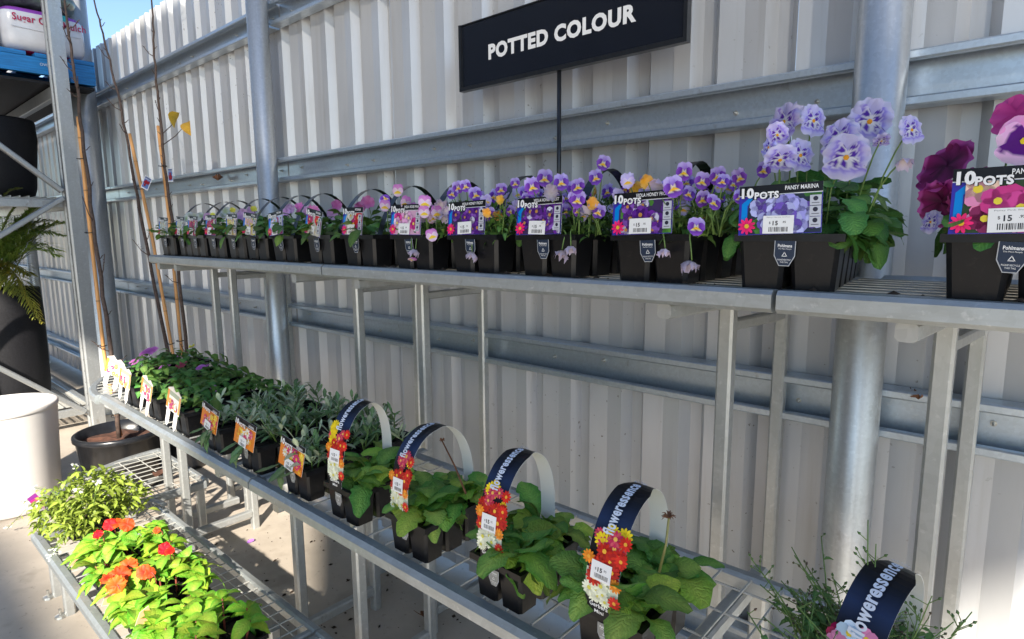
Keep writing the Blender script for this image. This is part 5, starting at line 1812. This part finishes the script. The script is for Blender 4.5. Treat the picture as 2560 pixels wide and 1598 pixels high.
pal = thing('pallet', 'blue painted wooden pallet on the top level of the rack', 'pallet', (-5.3, 0.7, 2.22))
X0 = -4.80
MB().box(X0 - 0.04, X0, 0.12, 1.322, 2.262, 2.358).build('stringer', 'pallet_blue', pal)
MB().box(X0 - 0.62, X0 - 0.58, 0.12, 1.322, 2.262, 2.358).build('stringer', 'pallet_blue', pal)
MB().box(X0 - 1.2, X0 - 1.16, 0.12, 1.322, 2.262, 2.358).build('stringer', 'pallet_blue', pal)
for k in range(7):
    y0 = 0.12 + k * 0.178
    MB().box(X0 - 1.2, X0 + 0.004, y0, y0 + 0.133, 2.360, 2.384).build('deck_board', 'pallet_blue', pal)
for k in range(3):
    y0 = 0.12 + k * 0.53
    MB().box(X0 - 1.2, X0 + 0.003, y0, y0 + 0.14, 2.236, 2.260).build('bottom_board', 'pallet_blue', pal)
mb = MB()
put_text(mb, 'OVER PC23', 1.03, 2.312, h=0.016, mp=lambda x, z: (X0 + 0.0008, x, z), col=(0.5, 0.6, 0.7))
put_text(mb, '21E83', 1.07, 2.285, h=0.016, mp=lambda x, z: (X0 + 0.0008, x, z), col=(0.5, 0.6, 0.7))
mb.build('stencil', 'silver_print', pal)


def bale(y0, y1, z0, z1, label, txt):
    t = thing('mulch_bale', label, 'bale', (X0 - 0.3, (y0 + y1) / 2, z0), 0, 'wrapped bales on the blue pallet')
    xx0, xx1 = X0 - 0.62, X0 - 0.005
    # rounded block
    mb = MB()
    nu, nv = 24, 14
    cxx, cyy, czz = (xx0 + xx1) / 2, (y0 + y1) / 2, (z0 + z1) / 2
    hx, hy, hz = (xx1 - xx0) / 2, (y1 - y0) / 2, (z1 - z0) / 2
    vs, fs, ms = [], [], []

    def sgn(v, e):
        return math.copysign(abs(v) ** e, v)
    for j in range(nv + 1):
        ph = -PI / 2 + PI * j / nv
        for i in range(nu):
            th = 2 * PI * i / nu
            e = 0.30
            vs.append((cxx + hx * sgn(math.cos(ph), e) * sgn(math.cos(th), e), cyy + hy * sgn(math.cos(ph), e) * sgn(math.sin(th), e), czz + hz * sgn(math.sin(ph), 0.45)))
    for j in range(nv):
        for i in range(nu):
            fs.append((j * nu + i, j * nu + (i + 1) % nu, (j + 1) * nu + (i + 1) % nu, (j + 1) * nu + i))
    mb.add(vs, fs)
    zt = z0 + 0.84 * (z1 - z0)
    for q, f in enumerate(mb.f):
        zc = sum(mb.v[i][2] for i in f) / 4
        mb.m[q] = 1 if zc > zt else (2 if zc < z0 + 0.04 * (z1 - z0) + 0.004 else 0)
    mb.build('film_wrap', ['bale_film', 'bale_purple', 'bale_crimson'], t, True)
    if txt:
        tx = MB()
        xf = xx1 + 0.0015
        put_text(tx, 'Sugar Cane Mulch', y0 + 0.06, z0 + 0.58 * (z1 - z0), w=(y1 - y0) * 0.84, h=(z1 - z0) * 0.20, mp=lambda x, z: (xf, x, z), bold=0.02)
        tx.build('lettering', 'bale_crimson', t)
        b = MB()
        b.add([(xf, y1 - 0.19, zt - 0.012), (xf, y1 - 0.10, zt - 0.012), (xf, y1 - 0.10, zt + 0.022), (xf, y1 - 0.19, zt + 0.022)], [(0, 1, 2, 3)])
        b.build('print_patch', 'bale_teal', t)
    # seam fold of the wrap
    MB().tube([(xx1 + 0.0005, y0 + 0.05, z0 + 0.5 * (z1 - z0)), (xx1 + 0.002, (y0 + y1) / 2, z0 + 0.475 * (z1 - z0)), (xx1 + 0.0005, y1 - 0.04, z0 + 0.49 * (z1 - z0))], 0.0022, 5).build('seam', 'bale_film', t)
    return t


bale(0.86, 1.305, 2.385, 2.66, 'white wrapped bale lettered Sugar Cane Mulch on the blue pallet', True)
bale(0.39, 0.852, 2.385, 2.66, 'white wrapped bale cut by the left edge of the picture', False)
mb = MB()
vs = []
rr = random.Random(2)
for j in range(9):
    ph = -PI / 2 + PI * j / 8
    for i in range(18):
        th = 2 * PI * i / 18
        k = 1 + rr.uniform(-0.05, 0.05)
        vs.append((X0 - 0.3 + 0.3 * k * math.cos(ph) ** 0.5 * math.copysign(abs(math.cos(th)) ** 0.6, math.cos(th)), 1.05 + 0.25 * k * math.cos(ph) ** 0.5 * math.copysign(abs(math.sin(th)) ** 0.6, math.sin(th)), 2.745 + 0.085 * k * math.sin(ph)))
mb.add(vs, [(j * 18 + i, j * 18 + (i + 1) % 18, (j + 1) * 18 + (i + 1) % 18, (j + 1) * 18 + i) for j in range(8) for i in range(18)])
tag(mb.build('plastic_bag', 'dark_bag', None, True), 'dark green glossy plastic bag lying on the white bales', 'bag')


def round_planter(c, r0, r1, h, label):
    mb = MB().lathe([(0, 0.0), (r0 * 0.80, 0.0), (r0 * 0.90, 0.015), (r0 * 0.97, 0.06), (r0, 0.13), (r1, h * 0.75), (r1 * 0.98, h - 0.012), (r1 * 0.95, h), (r1 * 0.89, h), (r1 * 0.86, h - 0.05), (0.0, h - 0.05)], 48, c)
    o = mb.build('planter_pot', 'planter_black', None, True)
    return tag(o, label, 'planter', 'black planters on the rack')


round_planter((-5.22, 0.83, 1.52), 0.20, 0.225, 0.50, 'tall matt black planter on the upper rack shelf')
pp = thing('potted_palm', 'palm with arching feathery leaves in a matt black planter on the rack', 'palm', (-5.25, 0.78, 0.17))
MB().lathe([(0, 0.0), (0.17, 0.0), (0.188, 0.015), (0.196, 0.06), (0.20, 0.13), (0.205, 0.6), (0.20, 0.745), (0.195, 0.755), (0.18, 0.755), (0.175, 0.70), (0, 0.70)], 48, (-5.25, 0.78, 0.17)).build('planter', 'planter_black', pp, True)
rr = random.Random(8)


def frond(base, tip, sag, nl, ll, key, col0, col1):
    base, tip = Vector(base), Vector(tip)
    path = []
    for k in range(13):
        f = k / 12
        q = base.lerp(tip, f) + Vector((0, 0, sag * math.sin(PI * f)))
        path.append(q)
    mb = MB()
    mb.tube(path, [0.005 * (1 - 0.8 * k / 12) for k in range(13)], 5, 0, col0)
    for k in range(nl):
        f = 0.22 + 0.78 * k / nl
        i = min(int(f * 12), 11)
        q = path[i].lerp(path[i + 1], f * 12 - i)
        d = (path[i + 1] - path[i]).normalized()
        sd = d.cross(Vector((0, 0, 1))).normalized()
        for s in (-1, 1):
            L = ll * math.sin(PI * (0.15 + 0.8 * f)) * rr.uniform(0.85, 1.1)
            dirv = (sd * s * 0.8 + d * 0.75 + Vector((0, 0, rr.uniform(-0.05, 0.35)))).normalized()
            wv = dirv.cross(Vector((0, 0, 1))).normalized() * 0.0065
            m1 = q + dirv * L * 0.5
            e = q + dirv * L + Vector((0, 0, -0.22 * L))
            c = lerp(col0, col1, rr.random())
            mb.add([q, m1 - wv, m1 + wv, e], [(0, 1, 3, 2)], 0, c)
    o = mb.build(key, 'leaf', pp)
    return o


G0, G1 = (0.27, 0.36, 0.07), (0.14, 0.25, 0.05)
for (px, py, x, sag, nl, ll, c0, c1) in [(170, 555, -4.95, 0.12, 24, 0.20, G0, G1), (150, 640, -4.98, 0.14, 24, 0.20, G0, G1), (120, 500, -5.0, 0.10, 22, 0.19, G0, G1), (80, 690, -5.0, 0.12, 20, 0.16, (0.36, 0.34, 0.06), (0.24, 0.24, 0.04)), (88, 800, -5.02, 0.22, 20, 0.14, (0.42, 0.36, 0.06), (0.28, 0.26, 0.05)),
                                         (20, 560, -5.0, 0.10, 22, 0.22, G0, G1), (-40, 600, -5.0, 0.15, 22, 0.22, G0, G1), (60, 590, -5.05, 0.12, 22, 0.2, G0, G1), (160, 590, -4.9, 0.16, 24, 0.18, G0, G1), (40, 740, -4.98, 0.16, 20, 0.16, (0.36, 0.34, 0.06), (0.2, 0.22, 0.04)), (110, 570, -5.1, 0.14, 22, 0.2, G0, G1)]:
    tip = AX(px, py, x)
    for rep_ in range(2):
        frond((-5.25 + rr.uniform(-0.05, 0.05), 0.74 + rr.uniform(-0.06, 0.06), 0.90), tip + Vector((rr.uniform(-0.12, 0.03), rr.uniform(-0.06, 0.06), rr.uniform(-0.06, 0.06))) * rep_, sag, nl + 8, ll, 'frond', c0, c1)
frond(AX(-10, 620, -4.9), AX(60, 500, -4.86), 0.05, 26, 0.07, 'frond', (0.16, 0.22, 0.05), (0.08, 0.14, 0.03))
frond(AX(-30, 560, -4.9), AX(55, 470, -4.86), 0.06, 26, 0.08, 'frond', (0.2, 0.24, 0.05), (0.08, 0.14, 0.03))

# ------------------------------------------------------------------ small loose things
def crumpled(name, w, size, mat, label, cat, seed, yaw=0.0):
    rr = random.Random(seed)
    mb = MB()
    n = 5
    vs = []
    for j in range(n + 1):
        f = j / n
        hw = size * 0.35 * math.sin(PI * min(0.97, f + 0.04)) + 0.001
        for s in (-1, 0, 1):
            vs.append((s * hw, (f - 0.5) * size, size * (0.25 * abs(s) + rr.uniform(-0.06, 0.06) + 0.25 * (f - 0.5) ** 2 * 4)))
    fs = [(3 * j + i, 3 * j + i + 1, 3 * j + i + 4, 3 * j + i + 3) for j in range(n) for i in range(2)]
    mb.add(vs, fs)
    mb.tube([(0, size * 0.48, size * 0.2), (0.002, size * 0.75, size * 0.32), (0.0, size * 0.95, size * 0.5)], [0.0012, 0.001, 0.0006], 4)
    me = mb.mesh(name, [mat])
    o = obj(name, me, None, TRS(w, yaw, 0, 0))
    return tag(o, label, cat)


gz = 0.849
crumpled('dead_leaf', A(2290, 1000, 1.42), 0.035, 'dead_brown', 'dry brown leaf caught on the lower wall girt right of the pipe', 'leaf', 3, 0.5)
crumpled('dead_leaf', A(545, 452, 1.42), 0.07, 'dead_brown', 'curled red brown leaf resting on the middle wall girt at the left', 'leaf', 4, 1.2)
crumpled('dead_leaf', AZ(1070, 1545, 0.004), 0.05, 'dead_brown', 'dark dry leaf litter on the floor under the gerberas', 'leaf', 5, 2.2)
crumpled('dead_leaf', AZ(400, 1190, 0.256), 0.06, 'bark_mulch', 'red brown leaf lying on the empty wire deck in the sun', 'leaf', 6, 0.2)
pt = flower_geo(FIVE[:2], plain((0.35, 0.15, 0.6), (0.45, 0.2, 0.7)), nr=2, na=3).mesh('petal', ['petal'], True)
tag(obj('fallen_petal', pt, None, face_mat(AZ(627, 1355, 0.006), (0.2, -0.3, 1), 0.018)), 'small fallen violet petal on the sunlit floor', 'petal')

rr = random.Random(44)
lt = MB()
for q in range(420):
    if q < 240:
        w = Vector((rr.uniform(-2.6, -0.3), rr.uniform(0.75, 1.44), 0.002))
    elif q < 330:
        w = Vector((rr.uniform(-4.2, -1.8), rr.uniform(0.0, 1.4), 0.002))
    else:
        w = Vector((rr.uniform(-2.8, 0.2), rr.uniform(0.95, 0.962), 1.1905))
    L = rr.choice((0.003, 0.004, 0.006, 0.010))
    a = rr.uniform(0, 6.28)
    d = Vector((math.cos(a), math.sin(a), 0)) * L
    e = Vector((-math.sin(a), math.cos(a), 0)) * L * rr.uniform(0.3, 0.8)
    lt.add([w - d, w + e, w + d, w - e, w + Vector((0, 0, L * 0.5))], [(0, 1, 4), (1, 2, 4), (2, 3, 4), (3, 0, 4)])
o = lt.build('soil_crumbs', 'pot_soil')
o['kind'] = 'stuff'
tag(o, 'dark crumbs of potting mix scattered on floor and shelf edge', 'soil')
